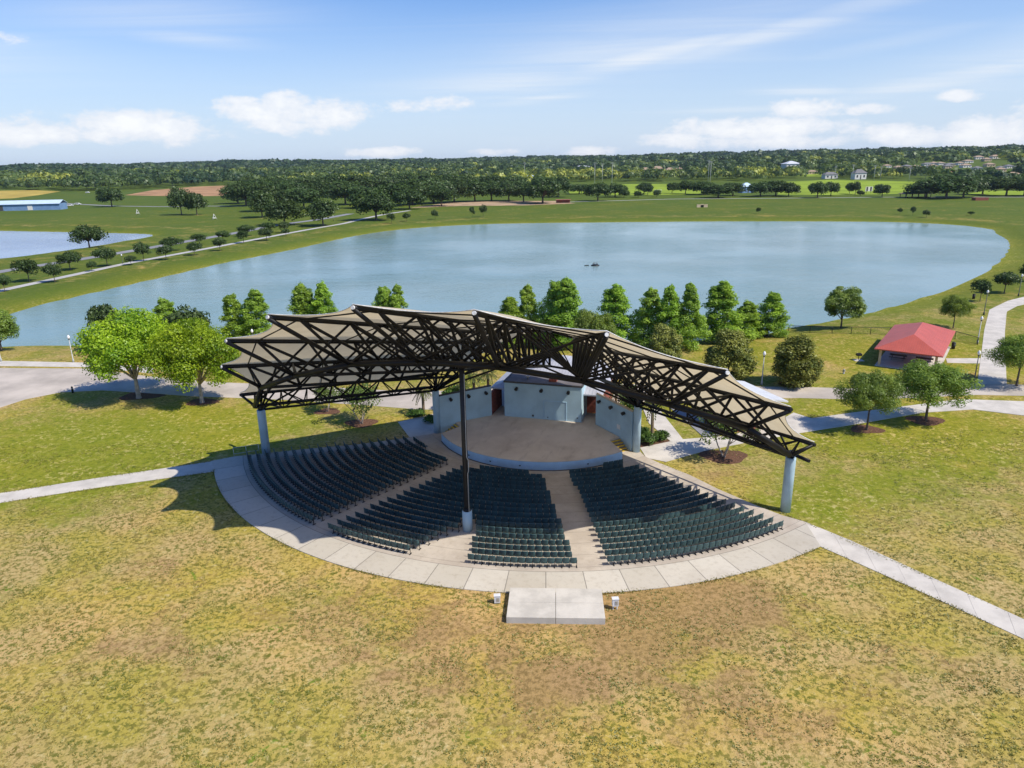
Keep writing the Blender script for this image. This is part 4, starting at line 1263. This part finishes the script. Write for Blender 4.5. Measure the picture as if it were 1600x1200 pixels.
# dark oak grove and the line of oaks beyond the lake
grove = []
for x, y, t, w in [(385, 322, 285, 60), (418, 330, 290, 62), (372, 318, 288, 50), (400, 312, 280, 60), (452, 318, 284, 60), (440, 306, 277, 55), (475, 326, 292, 58), (500, 316, 283, 60), (486, 305, 275, 55), (540, 320, 283, 62), (525, 306, 274, 58), (560, 308, 275, 58), (575, 325, 290, 60),
                   (610, 322, 285, 66), (600, 306, 274, 55), (645, 320, 282, 66), (632, 304, 272, 56), (678, 318, 281, 64), (668, 303, 272, 55), (710, 316, 280, 60), (700, 302, 272, 55), (742, 315, 283, 52), (735, 301, 273, 55), (768, 314, 284, 50), (770, 302, 274, 50), (795, 314, 285, 48), (818, 316, 284, 46),
                   (800, 301, 274, 48), (848, 318, 279, 62), (872, 308, 276, 48), (410, 340, 300, 44), (640, 327, 296, 50), (690, 322, 292, 46)]: grove.append((x, y, t, w))
for i, (x, y, t, w) in enumerate(sorted(grove)):
    tree('oak', (x, y), 'dark oak of the grove beyond the pond, %s counted from left' % ordn(i + 1), group='dark oaks of the grove', w=w, top=t)
line = [(905, 303, 288, 30), (934, 314, 287, 34), (961, 308, 288, 32), (975, 309, 297, 14), (997, 309, 299, 12), (1006, 303, 287, 20), (1012, 305, 288, 14), (1026, 308, 297, 10), (1050, 302, 286, 16), (1071, 303, 283, 22), (1100, 304, 284, 36), (1122, 309, 288, 40), (1145, 306, 286, 34), (1188, 307, 286, 34), (1212, 306, 284, 40), (1232, 307, 287, 26),
        (1277, 309, 286, 26), (1298, 306, 286, 22), (1327, 303, 287, 12), (1336, 304, 285, 14), (1344, 306, 299, 10), (1378, 308, 288, 20), (1447, 309, 284, 50), (1478, 310, 275, 60), (1505, 308, 278, 44), (1535, 304, 276, 36), (1572, 306, 278, 50), (1600, 306, 274, 44)]
for i, (x, y, t, w) in enumerate(line):
    tree('oak', (x, y), 'dark tree in line beyond far bank by playing fields, %s from left' % ordn(i + 1), group='trees along the far bank', w=w * 1.28, top=t - 1)

# ------------------------------------------------------------------ distant woodland: one mass
SUB = [(1405 + 13.2 * i + random.uniform(-3, 3), 258 + random.uniform(-1.5, 8) - .004 * i * 13) for i in range(15)]
HOUSES = (((1008, 271), 13, 9, 'pale house with tan roof in wood, left of three above playing field', 'tanwall', 'tanroof'), ((1027, 270), 16, 10, 'pale house with tan roof in wood, middle of three above playing field', 'whitewall', 'tanroof'),
          ((1046, 271), 13, 9, 'pale house with tan roof in wood, right of three above playing field', 'tanwall', 'tanroof'), ((1296, 279), 22, 10, 'dark roofed house beyond the ball field', 'whitewall', 'greyroof'), ((1341, 280), 20, 15, 'white two storey house beyond the ball field', 'whitewall', 'greyroof'),
          ((1486, 276), 24, 9, 'long house with faded red roof at far right', 'whitewall', 'redroof2'), ((669, 281), 24, 6, 'long white house beyond the grove', 'whitewall', 'greyroof'), ((590, 284), 24, 5, 'low pale house behind grove by gold verge', 'tanwall', 'greyroof'),
          ((829, 280), 15, 7, 'small white shed above the grove right end', 'whitewall', 'blueroof'), ((1430, 264), 14, 6, 'pale house in far suburb, leftmost of its cluster', 'tanwall', 'tanroof'), ((1456, 263), 14, 6, 'pale house in far suburb, second of its cluster', 'whitewall', 'tanroof'),
          ((1480, 263), 14, 6, 'pale house in far suburb, third of its cluster', 'tanwall', 'greyroof'), ((1508, 262), 15, 6, 'pale house in far suburb, fourth of its cluster', 'whitewall', 'tanroof'), ((1545, 261), 15, 6, 'pale house in far suburb, rightmost of its cluster', 'tanwall', 'tanroof'),
          ((1580, 277), 22, 8, 'tan roofed house at far right edge', 'whitewall', 'tanroof'),
          ((1060, 268), 10, 7, 'pale far house with tan roof, right of the three above playing field', 'tanwall', 'tanroof'), ((985, 268), 10, 6, 'pale far house peeping left of the three above playing field', 'whitewall', 'tanroof'),
          ((1268, 272), 16, 6, 'tan roofed house left of the dark roofed one', 'tanwall', 'tanroof'), ((1385, 262), 12, 5, 'small pale house in wood above ball field', 'whitewall', 'tanroof'), ((1526, 266), 14, 6, 'pale house nearer than the far right suburb cluster', 'whitewall', 'greyroof'), ((1562, 268), 15, 6, 'pale house at right behind suburb cluster edge', 'tanwall', 'tanroof'))
HOUSES = list(HOUSES) + [(p_, random.uniform(10, 15), random.uniform(4.5, 6), 'small pale roofed house in the far right suburb, %s from left' % ordn(i + 1), random.choice(['whitewall', 'tanwall']), random.choice(['tanroof', 'tanroof', 'greyroof'])) for i, p_ in enumerate(SUB)]
CLEAR = [(h[0], h[1]) for h in HOUSES] + [((1235, 263), 30), ((910, 257), 30), ((1165, 301), 24)]


def woodland():
    C, N, S, RND = [], [], [], []
    fields = [np.array([G(*p)[:2] for p in q]) for q in (
        [(860, 306), (880, 286), (1120, 285), (1120, 306)], [(1190, 306), (1222, 280), (1445, 280), (1450, 306)], [(150, 310), (240, 296), (300, 291), (380, 288), (400, 308)], [(-80, 320), (-80, 300), (95, 297), (110, 305), (60, 322)],
        [(545, 287), (600, 280), (800, 280), (850, 286)], [(1480, 310), (1500, 299), (1660, 299), (1660, 310)])]
    spots = [(G(*p)[:2], wp) for p, wp in CLEAR]
    lx = np.array([-400, 0, 100, 330, 390, 860, 880, 1200, 1440, 1500, 2000]); ly = np.array([296, 296, 300, 291, 296, 296, 284, 283, 282, 296, 290])
    for (r0, r1, sp, hgt, wid, nl, ls) in ((470, 800, 13, 11, 14, 120, 1.05), (800, 1400, 19, 13, 19, 90, 1.7), (1400, 2600, 32, 14, 31, 60, 3.2), (2600, 5200, 66, 16, 64, 44, 7.0)):
        n_ = int((r1 ** 2 - r0 ** 2) * .5 * 1.5 / sp ** 2)
        r = np.sqrt(RG.uniform(r0 ** 2, r1 ** 2, n_)); a = RG.uniform(-.75, .75, n_)
        x, y = r * np.sin(a), r * np.cos(a)
        ok = np.ones(n_, bool)
        for q in fields: ok &= sdist(q, x, y) > 5
        zz = hz(x, y); w_ = y * FW[1] + (zz - CAMH) * FW[2]
        u2 = x / w_; v2 = (y * UP0[1] + (zz - CAMH) * UP0[2]) / w_
        px = CX + (CR * u2 - SR_ * v2) * F * 1.0; py = CY - (SR_ * u2 + CR * v2) * F
        ok &= py < np.interp(px, lx, ly)
        for c_, wp in spots:
            hd = np.hypot(*c_); al = (x * c_[0] + y * c_[1]) / hd; la = np.abs(x * c_[1] - y * c_[0]) / hd
            ok &= ~((la < wp * hd / F * .62 + 3) & (al > hd - .17 * hd) & (al < hd + 22))
        clear = np.sin(x / 170 + 2) * np.sin(y / 120 + x / 300) + .4 * np.sin(x / 61) * np.sin(y / 47)
        ok &= ~(clear > (1.05 if r0 > 1400 else .85))
        x, y, r = x[ok], y[ok], r[ok]; z = hz(x, y); m_ = len(x)
        big = np.where((CX + x / y * F < 420) & (r < 1200), 1.45, 1.0); hh = hgt * RG.uniform(.6, 1.3, m_) * (.5 + .5 * big); ww = wid * RG.uniform(.7, 1.3, m_) * big
        tone = .36 + .28 * np.sin(x / 240 + 1) * np.sin(y / 180 + 2 + x / 500) + .26 * np.sin(x / 67 + y / 210) * np.sin(y / 95 + 1) + RG.normal(0, .16, m_) + .2 * (RG.random(m_) < .15)
        pxs = CX + x / y * F * .97
        tone += .40 * ((pxs < 160) & (r > 900) & (r < 1700)) - .5 * ((pxs > 70) & (pxs < 400) & (r < 900)) + .26 * ((pxs > 870) & (pxs < 1230) & (r < 1250)) * (RG.random(m_) < .75)
        tone += .2 * ((pxs > 400) & (pxs < 860) & (r > 700) & (r < 1500)) * (RG.random(m_) < .6) - .22 * (r > 1900) - .2 * (r > 2600)
        d = sph(m_ * nl); d[:, 2] = np.where(d[:, 2] < -.2, -d[:, 2] * .7, d[:, 2]); q = RG.uniform(.72, 1.05, m_ * nl)
        rp = lambda v: np.repeat(v, nl)
        C.append(np.stack([rp(x) + d[:, 0] * rp(ww) / 2 * q, rp(y) + d[:, 1] * rp(ww) / 2 * q, rp(z) + rp(hh) * (.5 + .5 * d[:, 2] * q)], 1))
        N.append(d + .22 * RG.normal(size=d.shape)); S.append(ls * RG.uniform(.6, 1.4, m_ * nl)); RND.append(rp(tone) + RG.normal(0, .1, m_ * nl))
    me = leafmesh('woodland', np.vstack(C), np.vstack(N), np.concatenate(S), np.concatenate(RND), [M['leaf_wood']], .8)
    tag(link('woodland', me), 'wide green woodland stretching from playing fields to horizon', 'woodland', None, 'stuff')


woodland()


# ------------------------------------------------------------------ lawn tufts: one mass
def tufts():
    n_ = 120000
    x = RG.uniform(-62, 62, n_); y = 24 + (RG.random(n_) ** 1.25) * 52
    q = np.stack([x - O[0], y - O[1]], 1); u = q @ EU[:2]; v = q @ EV[:2]
    rr = np.hypot(u - CU, v - CV)
    ok = (np.abs(x) < y * .86 + 3)
    ok &= ~((rr < 38.2) & (v < -4))
    for poly in (floor_poly(),): ok &= ~inside([(a, b) for a, b in poly], u, v)
    for poly in (PX((-200, 801), (0, 771), (332, 721), (336, 737), (0, 786), (-200, 816)), PX((1250, 812), (1330, 845), (1450, 900), (1800, 1062), (1800, 1095), (1450, 930), (1281, 854)), pc, ROAD,
                 PX((1000, 700), (1062, 687), (1130, 682), (1200, 668), (1240, 645), (1620, 628), (1620, 652), (1255, 676), (1180, 689), (1100, 705), (1040, 722))):
        ok &= sdist(np.array(poly), x, y) > .15
    ok &= ~((np.abs(u) < 13) & (v > -10))
    pn = np.sin(x * .61 + 1.1 * np.sin(y * .37)) * np.sin(y * .83 + 1.3 * np.sin(x * .29)) + .5 * np.sin(x * 2.1 + y) * np.sin(y * 1.7 - x * .8)
    ok &= RG.random(n_) < .34 + .42 * pn
    x, y, pn = x[ok], y[ok], pn[ok]; m_ = len(x); nb = 6
    rp = lambda t: np.repeat(t, nb)
    a = RG.uniform(0, 6.28, m_ * nb); rad = rp(RG.uniform(.04, .13, m_)) * RG.random(m_ * nb) ** .5
    bx, by = rp(x) + rad * np.cos(a), rp(y) + rad * np.sin(a)
    h = rp(RG.uniform(.03, .075, m_)) * RG.uniform(.6, 1.2, m_ * nb); w = RG.uniform(.018, .04, m_ * nb)
    ln = 1.2 * h; px, py = -np.sin(a) * w, np.cos(a) * w; z = np.zeros_like(h)
    V = np.stack([np.stack([bx - px, by - py, z], 1), np.stack([bx + px, by + py, z], 1),
                  np.stack([bx + px * .3 + ln * np.cos(a), by + py * .3 + ln * np.sin(a), h], 1), np.stack([bx - px * .3 + ln * np.cos(a), by - py * .3 + ln * np.sin(a), h], 1)], 1).reshape(-1, 3)
    tone = rp(np.clip(.22 + RG.normal(0, .14, m_) - .1 * pn + .4 * (RG.random(m_) < .3), 0, 1))
    tag(link('lawn_grass', quads('lawn_grass', V, tone, [M['grassblade']])), 'short patchy grass tufts over the foreground lawn', 'grass', None, 'stuff')


tufts()


def edge_tufts():
    pts = []
    for a in np.linspace(-50.5, 49, 900): pts.append(L(*(np.array(polar(37.93, a)))))
    for pa, pb in (((0, 786), (336, 737)), ((0, 771), (332, 721)), ((1281, 854), (1600, 999)), ((1258, 817), (1600, 968)), ((1258, 817), (1030, 724)), ((640, 685), (366, 715))):
        a, b = P(*pa), P(*pb)
        for t in np.linspace(0, 1, int(np.linalg.norm(b - a) / .11)): pts.append(a + (b - a) * t)
    c = np.repeat(np.array(pts), 5, 0); m_ = len(c)
    c[:, :2] += RG.normal(0, .11, (m_, 2)); keep = RG.random(m_) < .5 + .5 * np.sin(c[:, 0] * .9 + np.sin(c[:, 1])); c = c[keep]; m_ = len(c)
    a = RG.uniform(0, 6.28, m_); h = RG.uniform(.05, .13, m_); w = RG.uniform(.02, .045, m_); px, py = -np.sin(a) * w, np.cos(a) * w; ln = RG.uniform(.4, 1.4, m_) * h
    V = np.stack([np.stack([c[:, 0] - px, c[:, 1] - py, 0 * h], 1), np.stack([c[:, 0] + px, c[:, 1] + py, 0 * h], 1),
                  np.stack([c[:, 0] + px * .3 + ln * np.cos(a), c[:, 1] + py * .3 + ln * np.sin(a), h], 1), np.stack([c[:, 0] - px * .3 + ln * np.cos(a), c[:, 1] - py * .3 + ln * np.sin(a), h], 1)], 1).reshape(-1, 3)
    tag(link('path_edge_grass', quads('path_edge_grass', V, np.clip(RG.normal(.3, .15, m_), 0, 1), [M['grassblade']])), 'green grass creeping over the concrete edges', 'grass', None, 'stuff')


edge_tufts()

# ------------------------------------------------------------------ far buildings and field furniture
def house(px, wpx, hpx, label, wall='whitewall', roof='greyroof', dp_=10., rz=.1, cat='house', name='house', ridge=True, group='distant houses'):
    b = G(*px); s = depth(b) / F; w = wpx * s; h = hpx * s
    r = thing(name, label, cat, b, rz, group)
    MB().box((0, 0, h * .29), (w * .94, dp_ * .94, h * .62)).build('wall', M[wall], r)
    hip('roof', w, dp_, h * .62, h, .3, M[roof], r, w > dp_)
    for sx in (-.28, .28): MB().box((w * sx, -dp_ * .47 - .02, h * .3), (w * .12, .06, h * .25)).build('window', M['glass'], r)
    MB().box((0, -dp_ * .47 - .02, h * .22), (w * .09, .06, h * .42)).build('door', M['trim'], r)


for a in HOUSES: house(*a)
house((1235, 263), 24, 11, 'large white block rising from wood at far right', 'whitewall', 'whiteroof', 25, .1, 'building', 'distant_building')
house((910, 257), 24, 6, 'long white building on the horizon wood', 'whitewall', 'whiteroof', 30, .1, 'building', 'distant_building')
house((1165, 301), 20, 15, 'blue roofed concession building by far bank', 'bluewall', 'blueroof', 9, .2, 'building', 'concession_building')
# open sided far pavilion with tan roof
b = G(1430, 308); s = depth(b) / F
r = thing('field_shelter', 'long open shelter with tan hip roof beyond far right bank', 'shelter', b, .05)
hip('roof', 44 * s, 9, 2.6, 4.0, .3, M['tanroof'], r, True)
for k in range(5):
    for sy in (-3.5, 3.5): MB().box(((k - 2) * 10 * s, sy, 1.3), (.35, .35, 2.6)).build('post', M['trim'], r)
b = G(880, 317); s = depth(b) / F
r = thing('dugout', 'low red roofed dugout on the far bank sand', 'dugout', b, .02)
MB().box((0, .8, 1.1), (22 * s, .3, 2.2)).build('wall', M['brick'], r); MB().box((0, 0, 2.3), (24 * s, 3.2, .25)).build('roof', M['redroof2'], r)
for k in (-.45, 0, .45): MB().box((k * 22 * s, -1.2, 1.05), (.15, .15, 2.1)).build('post', M['trim'], r)
b = G(1531, 313); s = depth(b) / F
r = thing('brick_enclosure', 'low red brick enclosure at far right bank', 'enclosure', b, 0)
for (cx_, cy_, w_, d_) in ((0, -2, 20, .3), (0, 2, 20, .3), (-10, 0, .3, 4), (10, 0, .3, 4)): MB().box((cx_ * s, cy_, .9), (w_ * s if w_ > 1 else .3, d_, 1.8)).build('wall', M['brick'], r)
# blue barn at left edge
b = G(36, 329); s = depth(b) / F
r = thing('barn', 'long blue metal barn with pale roof at left edge', 'barn', b, .12)
w_ = 110 * s
MB().box((0, 6, 2.4), (w_, 12, 4.8)).build('wall', M['bluewall'], r)
vs = []
for x in (-w_ / 2 - .5, w_ / 2 + .5): vs += [(x, -.8, 4.7), (x, 6, 7.2), (x, 12.8, 4.7), (x, 12.8, 4.5), (x, 6, 7.0), (x, -.8, 4.5)]
MB().add(vs, [(6, 7, 1, 0), (7, 8, 2, 1), (8, 9, 3, 2), (9, 10, 4, 3), (10, 11, 5, 4), (11, 6, 0, 5), (0, 1, 4, 5), (1, 2, 3, 4), (11, 10, 7, 6), (10, 9, 8, 7)]).build('roof', M['blueroof'], r)
MB().box((-w_ * .3, -.05, 2), (4.5, .12, 3.6)).build('barn_door', M['trim'], r)
MB().box((w_ * .1, -.05, 1.9), (3.5, .12, 3.4)).build('barn_door', M['whitewall'], r)


def van(px, rz, lab):
    r = thing('parked_car', lab, 'car', G(*px), rz, 'cars parked by the barn')
    bd = MB().prism([(-2.3, .35), (2.3, .35), (2.3, .95), (1.3, 1.05), (.7, 1.6), (-2.0, 1.65), (-2.3, 1.1)], -.9, .9)
    bd.v = [(x, z, y) for x, y, z in bd.v]; bd.build('body', M['carwhite'], r)
    gl = MB().prism([(.62, 1.1), (1.15, 1.08), (.66, 1.52), (-1.9, 1.55), (-1.9, 1.1)], -.92, .92); gl.v = [(x, z, y) for x, y, z in gl.v]; gl.build('side_windows', M['glass'], r)
    for x in (-1.45, 1.45):
        for s in (-1, 1): MB().tube([(x, .72 * s, .35), (x, .93 * s, .35)], .35, 12).build('wheel', M['black'], r)


van((98, 323), .2, 'white car parked at right end of the blue barn'); van((110, 322), .3, 'white car second from blue barn end'); van((122, 320), .1, 'white car farthest right of the blue barn'); van((137, 301.5), .0, 'white vehicle beside field road behind lone oak')


def pole(px, top, lab):
    b = G(*px); d = ray(px[0], top); hd = math.hypot(b[0], b[1]); h = CAMH + d[2] / math.hypot(d[0], d[1]) * hd - b[2]
    r = thing('floodlight_pole', lab, 'floodlight', b, 0, 'floodlight poles at the playing fields')
    MB().tube([(0, 0, 0), (0, 0, h)], [.28, .18], 8).build('pole', M['palepole'], r)
    MB().box((0, 0, h - .4), (3.2, .3, .25)).box((0, 0, h - 1.6), (3.2, .3, .25)).build('crossarm', M['palepole'], r)
    for k in (-1.2, 0, 1.2): MB().box((k, -.35, h - .35), (.6, .45, .5)).box((k, -.35, h - 1.55), (.6, .45, .5)).build('lamp_head', M['steelgrey'], r)


for a in (((820, 281), 254, 'floodlight pole farthest left, above the grove end'), ((929, 292), 254, 'floodlight pole at left of playing field, tallest pair left one'), ((941, 289), 255, 'thin floodlight pole between two taller ones left of playing field'), ((956, 292), 253, 'floodlight pole on left part of the playing field'),
          ((1106, 286), 250, 'floodlight pole at right end of playing field'), ((1109, 292), 252, 'nearer floodlight pole at right end of playing field'), ((1304, 282), 259, 'floodlight pole left of the white two storey house'), ((1331, 283), 257, 'floodlight pole just left of white two storey house'),
          ((1365, 283), 258, 'floodlight pole right of white two storey house'), ((1375, 281), 260, 'slim floodlight pole right of centre in ball field'), ((1420, 285), 261, 'floodlight pole at right end of ball field'), ((1446, 280), 258, 'floodlight pole beyond ball field, rightmost')): pole(*a)


def goal(px, lab):
    r = thing('soccer_goal', lab, 'goal', G(*px), .1, 'soccer goals')
    MB().tube([(-3.6, 0, 0), (-3.6, 0, 2.4), (3.6, 0, 2.4), (3.6, 0, 0)], .12, 6).build('goal_frame', M['carwhite'], r)
    MB().tube([(-3.6, 0, 2.4), (-3.6, 2, 0), (3.6, 2, 0), (3.6, 0, 2.4)], .06, 6).build('net_support', M['carwhite'], r)


goal((999, 297), 'white soccer goal on the far part of playing field'); goal((1028, 301), 'white soccer goal on the near part of playing field')
b = G(1357, 302)
r = thing('scoreboard', 'white and dark scoreboard panel at the ball field edge', 'scoreboard', b, .1)
MB().box((0, 0, 3.4), (6, .3, 3.6)).build('panel', M['whitewall'], r)
for x in (-1.6, 1.6): MB().box((x, -.18, 3.4), (1.4, .08, 3.2)).build('dark_panel', M['trim'], r)
for x in (-2, 2): MB().box((x, .1, .9), (.3, .3, 1.9)).build('post', M['trim'], r)
# aerator in the lake
b = P(930, 415, WATER)
r = thing('pond_aerator', 'dark floating fountain aerator in middle of pond', 'aerator', b)
MB().lathe([(1.2, -.2), (1.35, .05), (1.1, .28), (.45, .4)], 16).build('float', M['black'], r)
nz = MB()
for k in range(7): nz.tube([(math.cos(k) * .6, math.sin(k) * .6, .25), (math.cos(k) * .7, math.sin(k) * .7, .75 + .15 * (k % 3))], .1, 6)
nz.build('nozzles', M['trim'], r)
MB().box((-2.6, .2, .05), (1.4, .35, .3), .2).build('buoy', M['black'], r)
b = G(1097, 324)
r = thing('culvert', 'small stone culvert mouth in far grassy bank', 'culvert', b, 0)
MB().box((-2.2, 0, .9), (2.4, .6, 1.8)).box((2.2, 0, .9), (2.4, .6, 1.8)).box((0, 0, 1.75), (2.0, .6, .5)).build('headwall', M['tanwall'], r)
MB().box((0, .35, .75), (2.0, .1, 1.5)).build('mouth_shade_panel', M['black'], r)  # solid black panel standing for the shade inside the culvert mouth
for px, lab in (((215, 335), 'small white tripod frame on left meadow'), ((335, 343), 'small white tripod frame on meadow near oaks')):
    r = thing('survey_frame', lab, 'frame', G(*px), .3, 'white frames on the left meadow')
    for k in range(3): MB().tube([(1.5 * math.cos(2.1 * k), 1.5 * math.sin(2.1 * k), 0), (0, 0, 3.2)], .09, 6).build('leg', M['carwhite'], r)
    MB().box((0, 0, .9), (1.6, 1.2, .5)).build('crate', M['whitewall'], r)

hzm = bpy.data.materials.new('thin_haze'); hzm.use_nodes = True
ht = NT(hzm.node_tree); ht.n.remove(ht.n['Principled BSDF'])
pv = ht.node('ShaderNodeVolumePrincipled'); pv.inputs['Color'].default_value = (.72, .84, 1, 1); pv.inputs['Density'].default_value = HAZE; pv.inputs['Anisotropy'].default_value = .2
ht.l.new(pv.outputs[0], ht.n['Material Output'].inputs['Volume'])
tag(MB().box((0, 3600, 42), (14400, 8200, 94)).build('haze', hzm), kind='stuff')

# ------------------------------------------------------------------ sky, sun, camera
SUN_EL, AZ = R_(50), R_(152)
world = bpy.data.worlds.new('World'); SC.world = world; world.use_nodes = True
w = NT(world.node_tree); bg = w.n['Background']
sky = w.node('ShaderNodeTexSky'); sky.sky_type = 'NISHITA'; sky.sun_disc = False
sky.sun_elevation = SUN_EL; sky.sun_rotation = math.atan2(-math.cos(AZ), -math.sin(AZ)); sky.air_density = 1.0; sky.dust_density = .6; sky.ozone_density = 2.5; sky.altitude = 30
dirv = w.node('ShaderNodeTexCoord').outputs['Generated']
sep = w.node('ShaderNodeSeparateXYZ'); w.l.new(dirv, sep.inputs[0])
azn = w.m('ARCTAN2', sep.outputs[0], sep.outputs[1]); eln = w.m('ARCSINE', sep.outputs[2])
cmb = w.node('ShaderNodeCombineXYZ'); w.l.new(azn, cmb.inputs[0]); w.l.new(eln, cmb.inputs[1]); ae = cmb.outputs[0]


def aepx(x, y):
    d = ray(x, y); return math.atan2(d[0], d[1]), math.asin(d[2] / np.linalg.norm(d))


def field(lst):
    acc = None
    for (x, y, ww, hh, amt) in lst:
        a, e = aepx(x, y)
        q = w.vm('SUBTRACT', ae, (a, e, 0)); q = w.vm('DIVIDE', q, (ww * 1.12 / F, hh * 1.1 / F, 1)); g_ = w.m('SUBTRACT', amt, w.vm('DOT_PRODUCT', q, q))
        acc = g_ if acc is None else w.m('MAXIMUM', acc, g_)
    return acc


cum = field([(215, 200, 105, 20, 1.05), (130, 208, 90, 14, .9), (25, 212, 60, 14, .9), (460, 178, 88, 24, 1.1), (430, 162, 50, 16, .8), (385, 156, 42, 8, .7), (590, 237, 60, 8, .8), (785, 237, 44, 6, .7), (925, 237, 50, 9, .8),
             (1060, 218, 70, 11, .8), (1180, 200, 120, 18, .95), (1255, 172, 60, 14, .85), (1195, 222, 150, 10, .8), (1360, 170, 45, 9, .65), (1425, 212, 66, 16, .95), (1550, 208, 80, 20, 1.0), (1488, 151, 30, 8, .8), (690, 163, 75, 14, .55), (15, 60, 26, 8, .55), (-150, 195, 110, 26, 1.0), (1750, 190, 120, 26, 1.0)])
mp = w.node('ShaderNodeMapping'); w.l.new(ae, mp.inputs[0]); mp.inputs['Scale'].default_value = (1, 1.7, 1)
nz1 = w.noise(mp.outputs[0], 15, 10, .68); 
cm_ = w.m('ADD', cum, w.m('MULTIPLY', w.m('SUBTRACT', nz1, .5), 4.6))
cmask = w.rng(cm_, -.15, .7)
# high streaks on a flat layer
zc = w.m('MAXIMUM', sep.outputs[2], .03)
pl2 = w.node('ShaderNodeCombineXYZ'); w.put(pl2.inputs[0], w.m('DIVIDE', sep.outputs[0], zc)); w.put(pl2.inputs[1], w.m('DIVIDE', sep.outputs[1], zc))
mp2 = w.node('ShaderNodeMapping'); w.l.new(pl2.outputs[0], mp2.inputs[0]); mp2.inputs['Rotation'].default_value = (0, 0, R_(28)); mp2.inputs['Scale'].default_value = (.10, .42, 1)
cirn = w.noise(mp2.outputs[0], 1.3, 7, .62, 1.2)


def streaks(lst):
    acc = None
    for (x, y, ll, ww, sl_, amt) in lst:
        a, e = aepx(x, y); q = w.node('ShaderNodeMapping', vector_type='TEXTURE'); w.l.new(ae, q.inputs[0])
        q.inputs['Location'].default_value = (a, e, 0); q.inputs['Rotation'].default_value = (0, 0, sl_); q.inputs['Scale'].default_value = (ll / F, ww / F, 1)
        g_ = w.m('MULTIPLY', w.m('EXPONENT', w.m('MULTIPLY', w.vm('DOT_PRODUCT', q.outputs[0], q.outputs[0]), -1.0)), amt)
        acc = g_ if acc is None else w.m('MAXIMUM', acc, g_)
    return acc


stk = streaks([(1000, 92, 190, 15, .20, .85), (800, 125, 150, 16, .05, .8), (1240, 40, 260, 16, .20, .7), (1060, 60, 300, 42, .14, .5), (1540, 112, 150, 11, .13, .85), (1390, 66, 90, 8, .1, .35), (250, 18, 160, 22, .06, .55), (300, 60, 80, 9, -.05, .45),
               (840, 155, 70, 6, .08, .6), (1150, 172, 90, 4, .0, .5), (1260, 143, 60, 6, -.05, .6), (1700, 60, 200, 30, .2, .5), (-200, 80, 200, 30, .0, .5)])
cirm = w.m('MULTIPLY', stk, w.rng(cirn, .25, .68, .25, 1.0))
cirm = w.m('ADD', cirm, w.m('MULTIPLY', w.rng(cirn, .5, .8), .10), clamp=True)
hs = w.node('ShaderNodeHueSaturation'); w.l.new(sky.outputs[0], hs.inputs['Color']); hs.inputs['Saturation'].default_value = 1.25
skyc = w.mix(w.rng(sep.outputs[2], -.02, .27, .85, .0), hs.outputs[0], (6.9, 6.6, 6.1))
tintc = w.mix(1.0, skyc, (.60, .74, .98), 'MULTIPLY')
c1 = w.mix(w.m('MULTIPLY', cirm, 1.0), tintc, (5.3, 5.6, 6.0))
shade = w.mix(w.rng(cm_, .4, 1.5), (5.4, 5.6, 6.0), (6.5, 6.5, 6.5))
c2 = w.mix(w.m('MULTIPLY', cmask, .86), c1, shade)
w.l.new(c2, bg.inputs[0]); bg.inputs[1].default_value = .14

sd = bpy.data.lights.new('sun', 'SUN'); sd.energy = 4.7; sd.angle = R_(.53); sd.color = (1.0, .925, .80)
so = bpy.data.objects.new('sun', sd); COL.objects.link(so)
so.rotation_euler = Vector((math.cos(AZ) * math.cos(SUN_EL), math.sin(AZ) * math.cos(SUN_EL), -math.sin(SUN_EL))).to_track_quat('-Z', 'Y').to_euler()
so.location = (60, -40, 120)

cd = bpy.data.cameras.new('camera'); cam = bpy.data.objects.new('camera', cd); COL.objects.link(cam)
cd.sensor_fit = 'HORIZONTAL'; cd.sensor_width = 36; cd.lens = 36 * F / 1600; cd.clip_start = .5; cd.clip_end = 20000
mw = Matrix.Identity(4)
for i in range(3): mw[i][0], mw[i][1], mw[i][2], mw[i][3] = RIGHT[i], UP[i], -FW[i], EYE[i]
cam.matrix_world = mw
SC.camera = cam
SC.view_settings.view_transform = 'Standard'; SC.view_settings.look = 'None'; SC.view_settings.exposure = .22; SC.view_settings.gamma = 1
SC.view_settings.use_curve_mapping = False
SC.cycles.use_denoising = True
SC.cycles.max_bounces = 6; SC.cycles.diffuse_bounces = 3; SC.cycles.transmission_bounces = 4; SC.cycles.transparent_max_bounces = 6
